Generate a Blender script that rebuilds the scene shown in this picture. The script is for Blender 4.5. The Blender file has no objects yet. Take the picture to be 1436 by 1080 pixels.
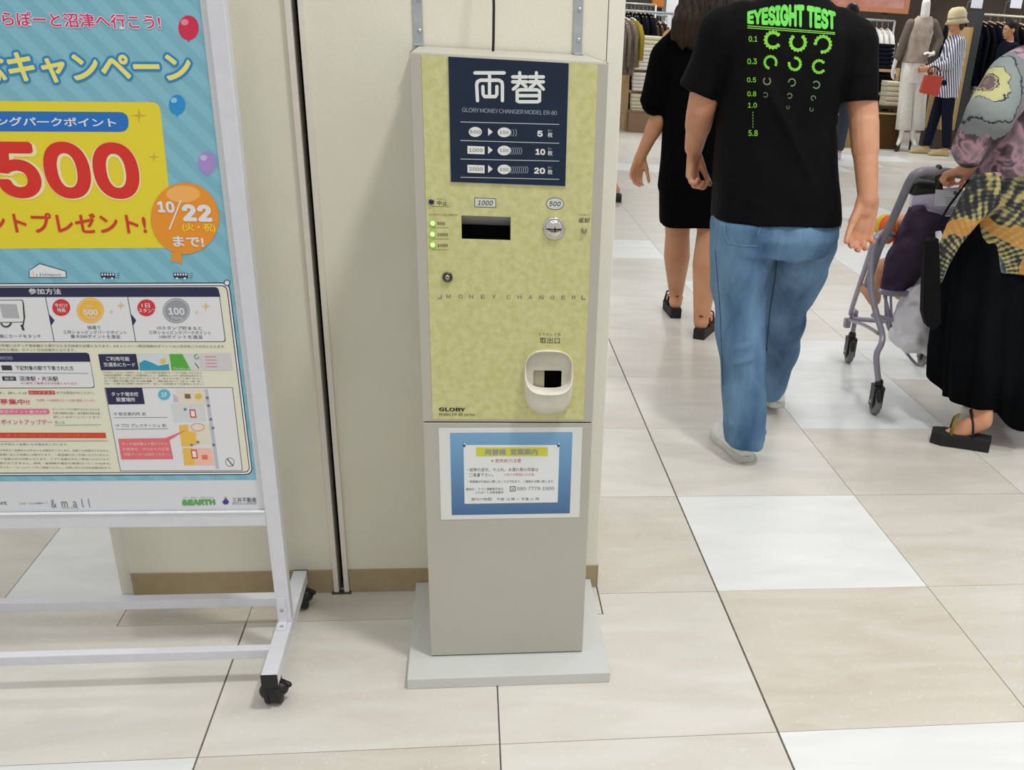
import bpy, math, random
import numpy as np
from mathutils import Vector, Matrix, noise
from mathutils.bvhtree import BVHTree
PI = math.pi
random.seed(7)
scene = bpy.context.scene
col = scene.collection

# ------------------------------------------------------------------ camera
F_PX, CX, CY = 1405.2817, 871.25, 734.3935
PITCH, YAW, ROLL = 0.463623, -0.163021, -0.061387
CAM = Vector((-0.647293, -1.670450, 1.358559))
def _rot():
    cp, sp = math.cos(PITCH), math.sin(PITCH); cy, sy = math.cos(YAW), math.sin(YAW); cr, sr = math.cos(ROLL), math.sin(ROLL)
    Ry = Matrix(((cy, -sy, 0), (sy, cy, 0), (0, 0, 1)))
    B = Matrix(((1, 0, 0), (0, -sp, cp), (0, -cp, -sp)))
    Rr = Matrix(((cr, -sr, 0), (sr, cr, 0), (0, 0, 1)))
    return Ry @ B @ Rr
RM = _rot()
cd = bpy.data.cameras.new('camera'); cam = bpy.data.objects.new('camera', cd); col.objects.link(cam)
m3 = Matrix((RM.col[0], -RM.col[1], -RM.col[2])).transposed()
cam.matrix_world = Matrix.Translation(CAM) @ m3.to_4x4()
cd.sensor_fit = 'HORIZONTAL'; cd.sensor_width = 36; cd.lens = F_PX / 1436 * 36
cd.shift_x = -(CX - 718) / 1436; cd.shift_y = (CY - 540) / 1436
cd.clip_start = .05; cd.clip_end = 200
scene.camera = cam
def _ray(px, py): return RM @ Vector(((px - CX) / F_PX, (py - CY) / F_PX, 1))
def at(px, py, Y):                      # point of the upright plane y = Y seen at that pixel
    d = _ray(px, py); return CAM + d * ((Y - CAM.y) / d.y)
def atz(px, py, z=0.0):                 # point of the level plane z
    d = _ray(px, py); return CAM + d * ((z - CAM.z) / d.z)

# ------------------------------------------------------------------ light and exposure
w = bpy.data.worlds.new('hall'); scene.world = w; w.use_nodes = True
w.node_tree.nodes['Background'].inputs[0].default_value = (.995, 1.0, 1.0, 1)
w.node_tree.nodes['Background'].inputs[1].default_value = .62
def lamp(x, y, z, power, size, rgb=(1, .995, .98)):
    l = bpy.data.lights.new('downlight', 'AREA'); l.shape = 'DISK'; l.size = size; l.energy = power; l.color = rgb
    o = bpy.data.objects.new('downlight', l); col.objects.link(o); o.location = (x, y, z); return o
lamp(.60, -.75, 4.6, 88, .45)
lamp(-2.0, -.9, 4.6, 8, .45)
lamp(-.9, -2.6, 4.6, 18, .5)
lamp(1.6, 2.6, 4.6, 18, .4)
lamp(3.4, .4, 4.6, 36, .4)
lamp(-2.6, 3.2, 4.6, 30, .4)
for x, y in ((1.0, 12), (4.6, 12.2), (7.4, 12.0), (2.6, 14.8)):
    lamp(x, y, 3.3, 36, .6)
scene.view_settings.view_transform = 'Standard'; scene.view_settings.look = 'None'
scene.view_settings.gamma = 1; scene.view_settings.use_curve_mapping = False
scene.view_settings.exposure = 0.10

# ------------------------------------------------------------------ materials
def lin(c):
    return tuple(((v / 255) / 12.92 if v / 255 <= .04045 else ((v / 255 + .055) / 1.055) ** 2.4) for v in c[:3])
MATS = {}
def mat(name, rgb, rough=.6, metal=0, rgb2=None, scale=40, detail=4, bump=0, bscale=None, stretch=(1, 1, 1), coat=0, emit=0, sheen=0, alpha=1, trans=0, spec=None):
    if name in MATS: return MATS[name]
    m = bpy.data.materials.new(name); m.use_nodes = True; MATS[name] = m
    nt = m.node_tree; b = nt.nodes['Principled BSDF']
    b.inputs['Base Color'].default_value = (*lin(rgb), 1); b.inputs['Roughness'].default_value = rough
    b.inputs['Metallic'].default_value = metal; b.inputs['Coat Weight'].default_value = coat
    b.inputs['Sheen Weight'].default_value = sheen; b.inputs['Alpha'].default_value = alpha
    b.inputs['Transmission Weight'].default_value = trans
    if spec is None and rough >= .72: spec = .05
    if spec is not None: b.inputs['Specular IOR Level'].default_value = spec
    if emit:
        b.inputs['Emission Color'].default_value = (*lin(rgb), 1); b.inputs['Emission Strength'].default_value = emit
    tc = nt.nodes.new('ShaderNodeTexCoord'); mp = nt.nodes.new('ShaderNodeMapping')
    mp.inputs['Scale'].default_value = stretch
    nt.links.new(tc.outputs['Object'], mp.inputs['Vector'])
    n = nt.nodes.new('ShaderNodeTexNoise'); n.inputs['Scale'].default_value = scale; n.inputs['Detail'].default_value = detail
    nt.links.new(mp.outputs[0], n.inputs['Vector'])
    if rgb2 is None: rgb2 = tuple(max(0, v * .95) for v in rgb)
    r = nt.nodes.new('ShaderNodeValToRGB')
    r.color_ramp.elements[0].position = .35; r.color_ramp.elements[1].position = .65
    r.color_ramp.elements[0].color = (*lin(rgb), 1); r.color_ramp.elements[1].color = (*lin(rgb2), 1)
    nt.links.new(n.outputs['Fac'], r.inputs[0]); nt.links.new(r.outputs[0], b.inputs['Base Color'])
    if bump:
        n2 = n
        if bscale:
            n2 = nt.nodes.new('ShaderNodeTexNoise'); n2.inputs['Scale'].default_value = bscale; nt.links.new(mp.outputs[0], n2.inputs['Vector'])
        bp = nt.nodes.new('ShaderNodeBump'); bp.inputs['Strength'].default_value = bump; bp.inputs['Distance'].default_value = .002
        nt.links.new(n2.outputs['Fac'], bp.inputs['Height']); nt.links.new(bp.outputs[0], b.inputs['Normal'])
    return m
def ink(rgb):                            # flat printing ink
    k = 'ink_%02x%02x%02x' % tuple(int(v) for v in rgb)
    return mat(k, rgb, .55, rgb2=rgb)

# ------------------------------------------------------------------ mesh builder
class G:
    def __init__(s): s.v = []; s.f = []; s.fm = []; s.m = []; s.sm = []
    def mi(s, m):
        if m not in s.m: s.m.append(m)
        return s.m.index(m)
    def add(s, vs, fs, m, smooth=False):
        o = len(s.v); k = s.mi(m); s.v += [tuple(v) for v in vs]
        for f in fs: s.f.append(tuple(i + o for i in f)); s.fm.append(k); s.sm.append(smooth)
        return s
    def box(s, x0, x1, y0, y1, z0, z1, m):
        return s.add([(x0, y0, z0), (x1, y0, z0), (x1, y1, z0), (x0, y1, z0), (x0, y0, z1), (x1, y0, z1), (x1, y1, z1), (x0, y1, z1)],
                     [(0, 3, 2, 1), (4, 5, 6, 7), (0, 1, 5, 4), (1, 2, 6, 5), (2, 3, 7, 6), (3, 0, 4, 7)], m)
    def obox(s, c, ax, ay, az, hx, hy, hz, m):   # oriented box
        c, ax, ay, az = Vector(c), Vector(ax).normalized(), Vector(ay).normalized(), Vector(az).normalized()
        vs = [c + ax * (hx * i) + ay * (hy * j) + az * (hz * k) for k in (-1, 1) for i, j in ((-1, -1), (1, -1), (1, 1), (-1, 1))]
        return s.add(vs, [(0, 3, 2, 1), (4, 5, 6, 7), (0, 1, 5, 4), (1, 2, 6, 5), (2, 3, 7, 6), (3, 0, 4, 7)], m)
    def prism(s, pts, z0, z1, m, inset=0):       # polygon (ccw) standing on z
        n = len(pts); top = pts
        vs = [(x, y, z0) for x, y in pts] + [(x, y, z1) for x, y in pts]
        fs = [tuple(range(n - 1, -1, -1)), tuple(range(n, 2 * n))] + [(i, (i + 1) % n, n + (i + 1) % n, n + i) for i in range(n)]
        return s.add(vs, fs, m)
    def prismy(s, pts, y0, y1, m):               # polygon in x,z (counter-clockwise seen from the front) between y0 (front) and y1
        n = len(pts)
        vs = [(x, y0, z) for x, z in pts] + [(x, y1, z) for x, z in pts]
        fs = [tuple(range(n)), tuple(range(2 * n - 1, n - 1, -1))] + [((i + 1) % n, i, n + i, n + (i + 1) % n) for i in range(n)]
        return s.add(vs, fs, m)
    def tube(s, pts, r, m, seg=12, caps=True, flat=1.0):
        pts = [Vector(p) for p in pts]; n = len(pts)
        if not hasattr(r, '__len__'): r = [r] * n
        t = [(pts[min(i + 1, n - 1)] - pts[max(i - 1, 0)]).normalized() for i in range(n)]
        a = Vector((0, 0, 1)) if abs(t[0].z) < .9 else Vector((1, 0, 0))
        u = t[0].cross(a).normalized(); vs = []
        for i in range(n):
            u = (u - t[i] * u.dot(t[i])).normalized(); w_ = t[i].cross(u)
            for k in range(seg):
                an = 2 * PI * k / seg; vs.append(pts[i] + u * (math.cos(an) * r[i]) + w_ * (math.sin(an) * r[i] * flat))
        fs = [(i * seg + k, i * seg + (k + 1) % seg, (i + 1) * seg + (k + 1) % seg, (i + 1) * seg + k) for i in range(n - 1) for k in range(seg)]
        if caps: fs += [tuple(range(seg - 1, -1, -1)), tuple(range((n - 1) * seg, n * seg))]
        return s.add(vs, fs, m, True)
    def capsule(s, p0, p1, r0, r1, m, seg=14, sy=1.0):
        p0, p1 = Vector(p0), Vector(p1); d = (p1 - p0)
        d = d.normalized() if d.length > 1e-6 else Vector((0, 0, 1))
        P, R_ = [], []
        for k in range(4): a = PI / 2 * (1 - k / 4); P.append(p0 - d * (r0 * math.sin(a))); R_.append(max(r0 * math.cos(a), r0 * .02))
        P += [p0, p1]; R_ += [r0, r1]
        for k in range(1, 5): a = PI / 2 * k / 4; P.append(p1 + d * (r1 * math.sin(a))); R_.append(max(r1 * math.cos(a), r1 * .02))
        return s.tube(P, R_, m, seg, True, sy)
    def ell(s, c, r, m, rot=None, nu=20, nv=12):
        c = Vector(c); vs = [Vector((0, 0, -r[2]))]; fs = []
        for j in range(1, nv):
            a = -PI / 2 + PI * j / nv
            for i in range(nu): b = 2 * PI * i / nu; vs.append(Vector((r[0] * math.cos(a) * math.cos(b), r[1] * math.cos(a) * math.sin(b), r[2] * math.sin(a))))
        vs.append(Vector((0, 0, r[2])))
        for i in range(nu): fs.append((0, 1 + (i + 1) % nu, 1 + i)); fs.append((len(vs) - 1, len(vs) - 1 - nu + i, len(vs) - 1 - nu + (i + 1) % nu))
        for j in range(nv - 2):
            for i in range(nu): a_ = 1 + j * nu + i; b_ = 1 + j * nu + (i + 1) % nu; fs.append((a_, b_, b_ + nu, a_ + nu))
        if rot is not None: vs = [rot @ v for v in vs]
        return s.add([v + c for v in vs], fs, m, True)
    def loft(s, rings, m, caps=True, smooth=True):
        n = len(rings[0]); vs = [p for r in rings for p in r]
        fs = [(i * n + k, i * n + (k + 1) % n, (i + 1) * n + (k + 1) % n, (i + 1) * n + k) for i in range(len(rings) - 1) for k in range(n)]
        if caps: fs += [tuple(range(n - 1, -1, -1)), tuple(range((len(rings) - 1) * n, len(rings) * n))]
        return s.add(vs, fs, m, smooth)
    def lathe(s, prof, c, ax, m, seg=24):        # profile (r, h) along axis
        ax = Vector(ax).normalized(); a = Vector((0, 0, 1)) if abs(ax.z) < .9 else Vector((1, 0, 0))
        u = ax.cross(a).normalized(); v_ = ax.cross(u); c = Vector(c)
        rings = [[c + ax * h + u * (max(r, 1e-5) * math.cos(2 * PI * k / seg)) + v_ * (max(r, 1e-5) * math.sin(2 * PI * k / seg)) for k in range(seg)] for r, h in prof]
        return s.loft(rings, m)
    def build(s, name, parent=None, bevel=0, **props):
        me = bpy.data.meshes.new(name); off = Vector(parent['_o']) if parent is not None and '_o' in parent else Vector((0, 0, 0))
        me.from_pydata([Vector(v) - off for v in s.v], [], s.f)
        for m in s.m: me.materials.append(m)
        me.polygons.foreach_set('material_index', s.fm); me.polygons.foreach_set('use_smooth', s.sm); me.update()
        return link(name, me, parent, bevel, **props)
def link(name, me, parent=None, bevel=0, **props):
    o = bpy.data.objects.new(name, me); col.objects.link(o)
    if parent is not None:
        o.parent = parent; o['_o'] = list(parent['_o'])
    else: o['_o'] = (0.0, 0.0, 0.0)
    if bevel:
        b = o.modifiers.new('bevel', 'BEVEL'); b.width = bevel; b.segments = 2; b.limit_method = 'ANGLE'; b.angle_limit = math.radians(40)
    for k, v in props.items(): o[k] = v
    return o
def thing(name, label, cat, loc=(0, 0, 0), group=None, kind=None):
    o = bpy.data.objects.new(name, None); col.objects.link(o); o.location = loc; o.empty_display_size = .1
    o['_o'] = list(loc); o['label'] = label; o['category'] = cat
    if group: o['group'] = group
    if kind: o['kind'] = kind
    return o
def tag(o, label, cat, group=None):
    o['label'] = label; o['category'] = cat
    if group: o['group'] = group
    return o
def dup(root, delta, label=None, name=None):
    def cp(o, par):
        c = o.copy(); col.objects.link(c); c.parent = par
        for ch in [x for x in col.objects if x.parent == o]: cp(ch, c)
        return c
    kids = {}
    r = root.copy(); col.objects.link(r); r.location = Vector(root.location) + Vector(delta)
    for ch in list(root.children): 
        c = ch.copy(); col.objects.link(c); c.parent = r
        for g_ in list(ch.children):
            d_ = g_.copy(); col.objects.link(d_); d_.parent = c
    if label: r['label'] = label
    return r

# text -> mesh
_cur = bpy.data.curves.new('lettering', 'FONT'); _to = bpy.data.objects.new('lettering_tmp', _cur); col.objects.link(_to)
_cur.fill_mode = 'FRONT'; _cur.resolution_u = 3
_f0 = _f1 = _f2 = _cur.font                           # both typefaces ship with Blender: a plain grotesque for Latin, the default with its fallback for Japanese
try: _f1 = bpy.data.fonts.load(bpy.utils.system_resource('DATAFILES', path='fonts') + '/Inter.woff2')
except Exception: pass
try: _f2 = bpy.data.fonts.load(bpy.utils.system_resource('DATAFILES', path='fonts') + '/Noto Sans CJK Regular.woff2')
except Exception: pass
def glyphs(s, bold=0.0, shear=0.0, spacing=1.0):
    # weight: short and Latin strings are thickened by eight small shifts, long Japanese ones by the curve offset
    if bold > 0 and (s.isascii() or bold > .02):
        vs, fs, _ = glyphs(s, 0.0, shear, spacing); V, F = [], []
        n_ = 20 if len(s) < 9 else 8
        for k in range(n_ + 1):
            dx, dy = (0, 0) if k == n_ else (bold * math.cos(k * 2 * PI / n_), bold * math.sin(k * 2 * PI / n_)); o = len(V)
            V += [(x + dx, y + dy) for x, y in vs]; F += [tuple(i + o for i in f) for f in fs]
        xs = [v[0] for v in V]; ys = [v[1] for v in V]
        return V, F, (min(xs), max(xs), min(ys), max(ys))
    _cur.font = _f1 if all(c in '0123456789.EYSIGHTCNMOVW' for c in s if c != ' ') else (_f2 if s.isascii() else _f0)
    _cur.body = s; _cur.offset = bold; _cur.shear = shear; _cur.space_character = spacing
    bpy.context.view_layer.update(); dg = bpy.context.evaluated_depsgraph_get()
    me = bpy.data.meshes.new_from_object(_to.evaluated_get(dg))
    vs = [(v.co.x, v.co.y) for v in me.vertices]; fs = [tuple(p.vertices) for p in me.polygons]
    bpy.data.meshes.remove(me)
    xs = [v[0] for v in vs]; ys = [v[1] for v in vs]
    return vs, fs, (min(xs), max(xs), min(ys), max(ys))
def islands(n, fs):
    par = list(range(n))
    def find(a):
        while par[a] != a: par[a] = par[par[a]]; a = par[a]
        return a
    for f in fs:
        for b in f[1:]: par[find(b)] = find(f[0])
    ids = {}; return [ids.setdefault(find(i), len(ids)) % 97 for i in range(n)]
class Print:
    """flat print lying on the upright plane y = Y; layers a fraction of a millimetre apart"""
    def __init__(s, Y, step=.00035): s.Y = Y; s.g = G(); s.step = step
    def y(s, layer): s.n = (getattr(s, 'n', 0) + 1) % 50; return s.Y - s.step * layer - s.n * 1.2e-6
    def P(s, p): q = at(p[0], p[1], s.Y); return q.x, q.z
    def text(s, t, l, r, h, rgb, layer=3, bold=0.0, shear=0, outline=None, spacing=1.0, fix=None):
        (x0, z0), (x1, z1) = s.P(l), s.P(r)
        hz = h * (s.P((l[0], l[1] - 1))[1] - s.P(l)[1])
        for ex, c_, ly in (([(outline[1], outline[0], layer - .5)] if outline else []) + [(0, rgb, layer)]):
            _cur.resolution_u = 8 if h > 15 else (5 if t.isascii() else 3)
            vs, fs, (a, b, c, d) = glyphs(t, bold + ex, shear, spacing); yy = s.y(ly)
            if ex:
                _, _, (a, b, c, d) = base = glyphs(t, bold, shear, spacing)
            sx = (x1 - x0) / (b - a); sz = hz / (d - c); k = (z1 - z0) / max(1e-9, x1 - x0)
            zc = (z0 + z1) / 2
            comp = islands(len(vs), fs)
            out = [((v[0] - a) * sx + x0, yy - comp[i_] * .9e-6, (v[1] - (c + d) / 2) * sz + z0 + k * (v[0] - a) * sx) for i_, v in enumerate(vs)]
            s.g.add(out, fs, ink(c_) if not hasattr(c_, 'name') else c_)
        return s
    def poly(s, pts, rgb, layer=1):
        q = [s.P(p) for p in pts]
        ar = sum(q[i][0] * q[(i + 1) % len(q)][1] - q[(i + 1) % len(q)][0] * q[i][1] for i in range(len(q)))
        if ar < 0: q = q[::-1]
        yy = s.y(layer); s.g.add([(x, yy, z) for x, z in q], [tuple(range(len(q)))], ink(rgb) if not hasattr(rgb, 'name') else rgb); return s
    def rect(s, x0, y0, x1, y1, rgb, layer=1, slant=None):   # upright rectangle on the plane, given by two opposite pixels
        (a, b), (c, d) = s.P((x0, y0)), s.P((x1, y1))
        yy = s.y(layer); s.g.add([(a, yy, d), (c, yy, d), (c, yy, b), (a, yy, b)], [(0, 1, 2, 3)], ink(rgb) if not hasattr(rgb, 'name') else rgb); return s
    def oval(s, c, rx, ry, rgb, layer=1, n=28, a0=0, a1=2 * PI):
        return s.poly([(c[0] + rx * math.cos(a0 + (a1 - a0) * i / n), c[1] + ry * math.sin(a0 + (a1 - a0) * i / n)) for i in range(n if a1 - a0 > 6.2 else n + 1)], rgb, layer)
    def line(s, pts, wd, rgb, layer=2, ext=.7):
        q = [Vector((*s.P(p), 0)) for p in pts]; u = abs(s.P((pts[0][0] + 1, pts[0][1]))[0] - s.P(pts[0])[0]) * wd / 2
        for a, b in zip(q[:-1], q[1:]):
            d = (b - a).normalized(); n = Vector((-d.y, d.x, 0)) * u; a = a - d * u * ext; b = b + d * u * ext
            c4 = [a - n, b - n, b + n, a + n]
            yy = s.y(layer); s.g.add([(v.x, yy, v.y) for v in c4], [(0, 1, 2, 3)], ink(rgb) if not hasattr(rgb, 'name') else rgb)
        return s
    def arc(s, c, r, wd, rgb, a0, a1, layer=2, n=10, ry=None):
        ry = ry or r
        return s.line([(c[0] + r * math.cos(a0 + (a1 - a0) * i / n), c[1] + ry * math.sin(a0 + (a1 - a0) * i / n)) for i in range(n + 1)], wd, rgb, layer)
    def done(s, name, parent, **kw): 
        o = s.g.build(name, parent, **kw); s.g = G(); return o
# ------------------------------------------------------------------ floor
def stone(name, c1, c2, c3, speck):
    m = bpy.data.materials.new(name); m.use_nodes = True; nt = m.node_tree; N, Lk = nt.nodes, nt.links; b = N['Principled BSDF']
    g = N.new('ShaderNodeNewGeometry'); oi = N.new('ShaderNodeObjectInfo')
    mul = N.new('ShaderNodeVectorMath'); mul.operation = 'SCALE'; mul.inputs[0].default_value = (17, 31, 5); Lk.new(oi.outputs['Random'], mul.inputs['Scale'])
    ad = N.new('ShaderNodeVectorMath'); Lk.new(g.outputs['Position'], ad.inputs[0]); Lk.new(mul.outputs[0], ad.inputs[1])
    mp = N.new('ShaderNodeMapping'); mp.inputs['Scale'].default_value = (1.2, 4.5, 1); mp.inputs['Rotation'].default_value = (0, 0, .12); Lk.new(ad.outputs[0], mp.inputs['Vector'])
    n = N.new('ShaderNodeTexNoise'); n.inputs['Scale'].default_value = 2.2; n.inputs['Detail'].default_value = 7; n.inputs['Distortion'].default_value = .9; Lk.new(mp.outputs[0], n.inputs['Vector'])
    r = N.new('ShaderNodeValToRGB'); e = r.color_ramp.elements
    e[0].position = .33; e[0].color = (*lin(c2), 1); e[1].position = .66; e[1].color = (*lin(c3), 1); k = e.new(.5); k.color = (*lin(c1), 1)
    Lk.new(n.outputs['Fac'], r.inputs[0])
    n2 = N.new('ShaderNodeTexNoise'); n2.inputs['Scale'].default_value = 95; n2.inputs['Detail'].default_value = 3; Lk.new(ad.outputs[0], n2.inputs['Vector'])
    r2 = N.new('ShaderNodeValToRGB'); r2.color_ramp.elements[0].position = .62; r2.color_ramp.elements[1].position = .72
    Lk.new(n2.outputs['Fac'], r2.inputs[0])
    sc = N.new('ShaderNodeMath'); sc.operation = 'MULTIPLY'; sc.inputs[1].default_value = speck; Lk.new(r2.outputs[0], sc.inputs[0])
    mx = N.new('ShaderNodeMix'); mx.data_type = 'RGBA'; mx.inputs[7].default_value = (*lin((238, 234, 224)), 1)
    Lk.new(sc.outputs[0], mx.inputs[0]); Lk.new(r.outputs[0], mx.inputs[6]); Lk.new(mx.outputs[2], b.inputs['Base Color'])
    b.inputs['Roughness'].default_value = .34; b.inputs['Specular IOR Level'].default_value = .38
    n3 = N.new('ShaderNodeTexNoise'); n3.inputs['Scale'].default_value = 8; n3.inputs['Detail'].default_value = 4; Lk.new(ad.outputs[0], n3.inputs['Vector'])
    mr = N.new('ShaderNodeMapRange'); mr.inputs['To Min'].default_value = .25; mr.inputs['To Max'].default_value = .45
    Lk.new(n3.outputs['Fac'], mr.inputs[0]); Lk.new(mr.outputs[0], b.inputs['Roughness'])
    return m
S_BEIGE = stone('stone_beige', (203, 197, 185), (197, 190, 177), (208, 203, 191), .35)
S_WARM = stone('stone_warm', (202, 194, 180), (195, 186, 170), (208, 201, 188), .3)
S_PALE = stone('stone_pale', (209, 205, 195), (204, 199, 188), (214, 211, 202), .3)
S_WHITE = stone('stone_white', (222, 223, 220), (218, 219, 216), (227, 228, 226), .1)
M_GROUT = mat('grout', (120, 112, 104), .9, rgb2=(100, 94, 90))
floor = G().box(-7, 13, -3.6, 18, -.05, -.003, M_GROUT).build('floor', None, kind='structure')
T = .6
def jx(i): return {0: .0026, -1: .0017, -2: .0020}.get(i, .0011)
def jy(j): return {2: .0013, -5: .0013}.get(j, .0008)
def tile_poly(pts):
    return G().prism(pts, -.012, 0, S_BEIGE)
shared = {}
PX0, PX1, PY0, PY1 = -1.495, -.325, .640, 1.25     # pillar footprint
BY = .500                                            # edge of the cut border row before it
far = G()
def tmat(i, j):
    fixed = {(0, 1): S_WHITE, (-1, 0): S_PALE, (0, -1): S_WHITE, (-1, 1): S_BEIGE, (0, 0): S_WARM, (1, 0): S_BEIGE, (1, 1): S_BEIGE, (0, 2): S_PALE, (-1, 2): S_PALE,
             (-2, 0): S_PALE, (-3, 0): S_PALE, (-1, -1): S_PALE, (-2, -1): S_BEIGE, (1, 4): S_WHITE, (2, 4): S_WHITE, (1, 2): S_BEIGE, (-3, 1): S_WHITE, (-4, 1): S_BEIGE, (1, -1): S_PALE}
    return fixed.get((i, j)) or random.Random(i * 91 + j * 17).choice([S_PALE, S_PALE, S_BEIGE, S_BEIGE, S_WHITE])
def put_tile(pts, m):
    o = G().prism(pts, -.012, 0, m).build('floor_tile', floor); return o
count = 0
for j in range(-2, 25):
    for i in range(-6, 19):
        xa, xb = i * T + jx(i), (i + 1) * T - jx(i + 1); ya, yb = j * T + jy(j), (j + 1) * T - jy(j + 1)
        c = Vector(((xa + xb) / 2, (ya + yb) / 2, 0)) - CAM
        d = RM.transposed() @ c; u = CX + F_PX * d.x / max(d.z, .01); v = CY + F_PX * d.y / max(d.z, .01)
        seen = d.z > 0 and -260 < u < 1700 and 30 < v < 1500
        if j in (0, 1) and i in (-3, -2, -1): continue
        if seen and j <= 18 and count < 285:
            key = (i in (-2, -1, 0), i + 1 in (-2, -1, 0), i, j in (2,), j + 1 in (2,)) if i in (-3, -2, -1, 0) else (j in (2,), j + 1 in (2,))
            m = tmat(i, j); key = (key, m.name)
            ox, oy = i * T, j * T
            if key not in shared:
                g_ = G().prism([(xa - ox, ya - oy), (xb - ox, ya - oy), (xb - ox, yb - oy), (xa - ox, yb - oy)], -.012, 0, m)
                o = g_.build('floor_tile', None); shared[key] = o.data
                bpy.data.objects.remove(o)
            o = link('floor_tile', shared[key], floor); o.location = (ox, oy, 0); count += 1
        elif not (seen and j <= 18):
            far.prism([(xa, ya), (xb, ya), (xb, yb), (xa, yb)], -.012, 0, tmat(i, j))
e = .0010
# tiles cut round the pillar
put_tile([(-1.8 + e, e), (-1.2 - .002, e), (-1.2 - .002, BY - e), (-1.497 - e, BY - e), (-1.497 - e, .6 - e), (-1.8 + e, .6 - e)], S_PALE)
put_tile([(-1.2 + .002, e), (-.6 - .0017, e), (-.6 - .0017, BY - e), (-1.2 + .002, BY - e)], S_PALE)
put_tile([(-.6 + .0017, e), (-.0026, e), (-.0026, .6 - e), (-.325 + .003, .6 - e), (-.325 + .003, BY - .002), (-.6 + .0017, BY - .002)], S_PALE)
put_tile([(-.325 + .003, .6 + e), (-.0026, .6 + e), (-.0026, 1.2 - .0012), (-.325 + .003, 1.2 - .0012)], S_BEIGE)
put_tile([(-1.8 + e, .6 + e), (-1.497 - e, .6 + e), (-1.497 - e, 1.2 - e), (-1.8 + e, 1.2 - e)], S_WHITE)
for a, b in ((-1.497, -1.2), (-1.2, -.6), (-.6, -.325)):
    put_tile([(a + e, BY + e), (b - e, BY + e), (b - e, .66), (a + e, .66)], S_BEIGE)
far.build('far_floor_tiles', floor, kind='stuff')

# ------------------------------------------------------------------ pillar (with shutter guide) and trims
M_WALL = mat('wall_cloth', (226, 223, 206), .75, rgb2=(223, 219, 201), scale=6, bump=.25, bscale=420)
M_WALL2 = mat('wall_guard', (228, 226, 212), .55, rgb2=(225, 223, 209))
M_BASE = mat('baseboard_tan', (168, 150, 116), .55, rgb2=(162, 144, 110))
M_DARK = mat('dark_gap', (10, 10, 11), .8, rgb2=(8, 8, 8))
M_ALU = mat('guide_paint', (222, 217, 204), .45, rgb2=(218, 213, 199))
GX = -.988                                           # shutter gap centre
H = 3.4
wl = G().box(PX0, GX - .019, PY0, PY1, 0, H, M_WALL).box(GX + .019, PX1 - .036, PY0, PY1, 0, H, M_WALL)
wall = wl.build('wall_pillar', None, kind='structure')
G().box(GX - .019, GX + .019, PY0 + .06, PY1, 0, H, M_DARK).build('shutter_slot', wall)
G().box(PX1 - .0345, PX1, PY0 - .001, PY1, 0, H, M_WALL2).build('corner_panel', wall, .002)
G().box(PX0 - .035, PX0 - .0015, PY0 + .012, PY1, 0, H, M_WALL2).build('corner_panel', wall, .002)
for sx in (-1, 1):
    x0, x1 = (GX - .019, GX - .0065) if sx < 0 else (GX + .0065, GX + .019)
    G().box(x0, x1, PY0 - .010, PY0 + .058, .004, H, M_ALU).build('trim_1', None, .0012, kind='structure')
G().box(GX - .024, GX + .024, PY0 - .014, PY0 + .004, 0, .004, mat('guide_foot', (70, 66, 60), .5)).build('guide_floor_plate', wall)
for n, (a, b) in enumerate(((PX0, GX - .020), (GX + .020, PX1 - .001))):
    G().box(a, b, PY0 - .004, PY0 + .01, 0, .066, M_BASE).build('baseboard_front', None, .001, kind='structure')
G().box(PX1 - .001, PX1 + .003, PY0 - .004, PY1, 0, .066, M_BASE).build('baseboard_right', None, .001, kind='structure')

# ------------------------------------------------------------------ money changer
M_BODY = mat('changer_paint', (183, 180, 168), .48, rgb2=(180, 177, 164), scale=5, bump=.1, bscale=600)
M_PLATE = mat('base_paint', (203, 204, 200), .28, rgb2=(200, 201, 197), scale=5)
def gold():
    m = mat('gold_mottle', (212, 208, 150), .42, rgb2=(198, 194, 130), scale=75, detail=12, metal=.1, bump=.12, bscale=160)
    return m
M_GOLD = gold()
M_NAVY = mat('navy_acrylic', (14, 34, 58), .12, rgb2=(12, 30, 52), spec=.35)
M_CHROME = mat('chrome', (215, 212, 205), .16, 1.0)
M_STEEL = mat('zinc_steel', (176, 182, 184), .45, .45, rgb2=(160, 167, 170), scale=30)
M_BLACK = mat('black_plastic', (14, 14, 15), .45)
M_IVORY = mat('ivory_plastic', (226, 221, 205), .35)
MX0, MX1, MY, MB, MZ = -.749, -.399, .290, .636, 1.292
FRONT = .604                                         # split between the two doors
mc = thing('money_changer', 'tall grey coin changer with gold face and navy sign, fixed before the pillar', 'machine', (-.574, .42, 0))
# cabinet shell open at the front, so the slots are real recesses
sh = G()
t_ = .0125
sh.box(MX0, MX0 + .004, MY + .003, MB, .028, MZ, M_BODY).box(MX1 - .004, MX1, MY + .003, MB, .028, MZ, M_BODY)
sh.box(MX0, MX1, MY + .003, MB, MZ - .004, MZ, M_BODY).box(MX0, MX1, MB - .004, MB, .028, MZ, M_BODY).box(MX0 + .01, MX1 - .01, MY + .12, MY + .124, .03, MZ - .01, M_DARK)
sh.build('cabinet', mc, .0012)
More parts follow.
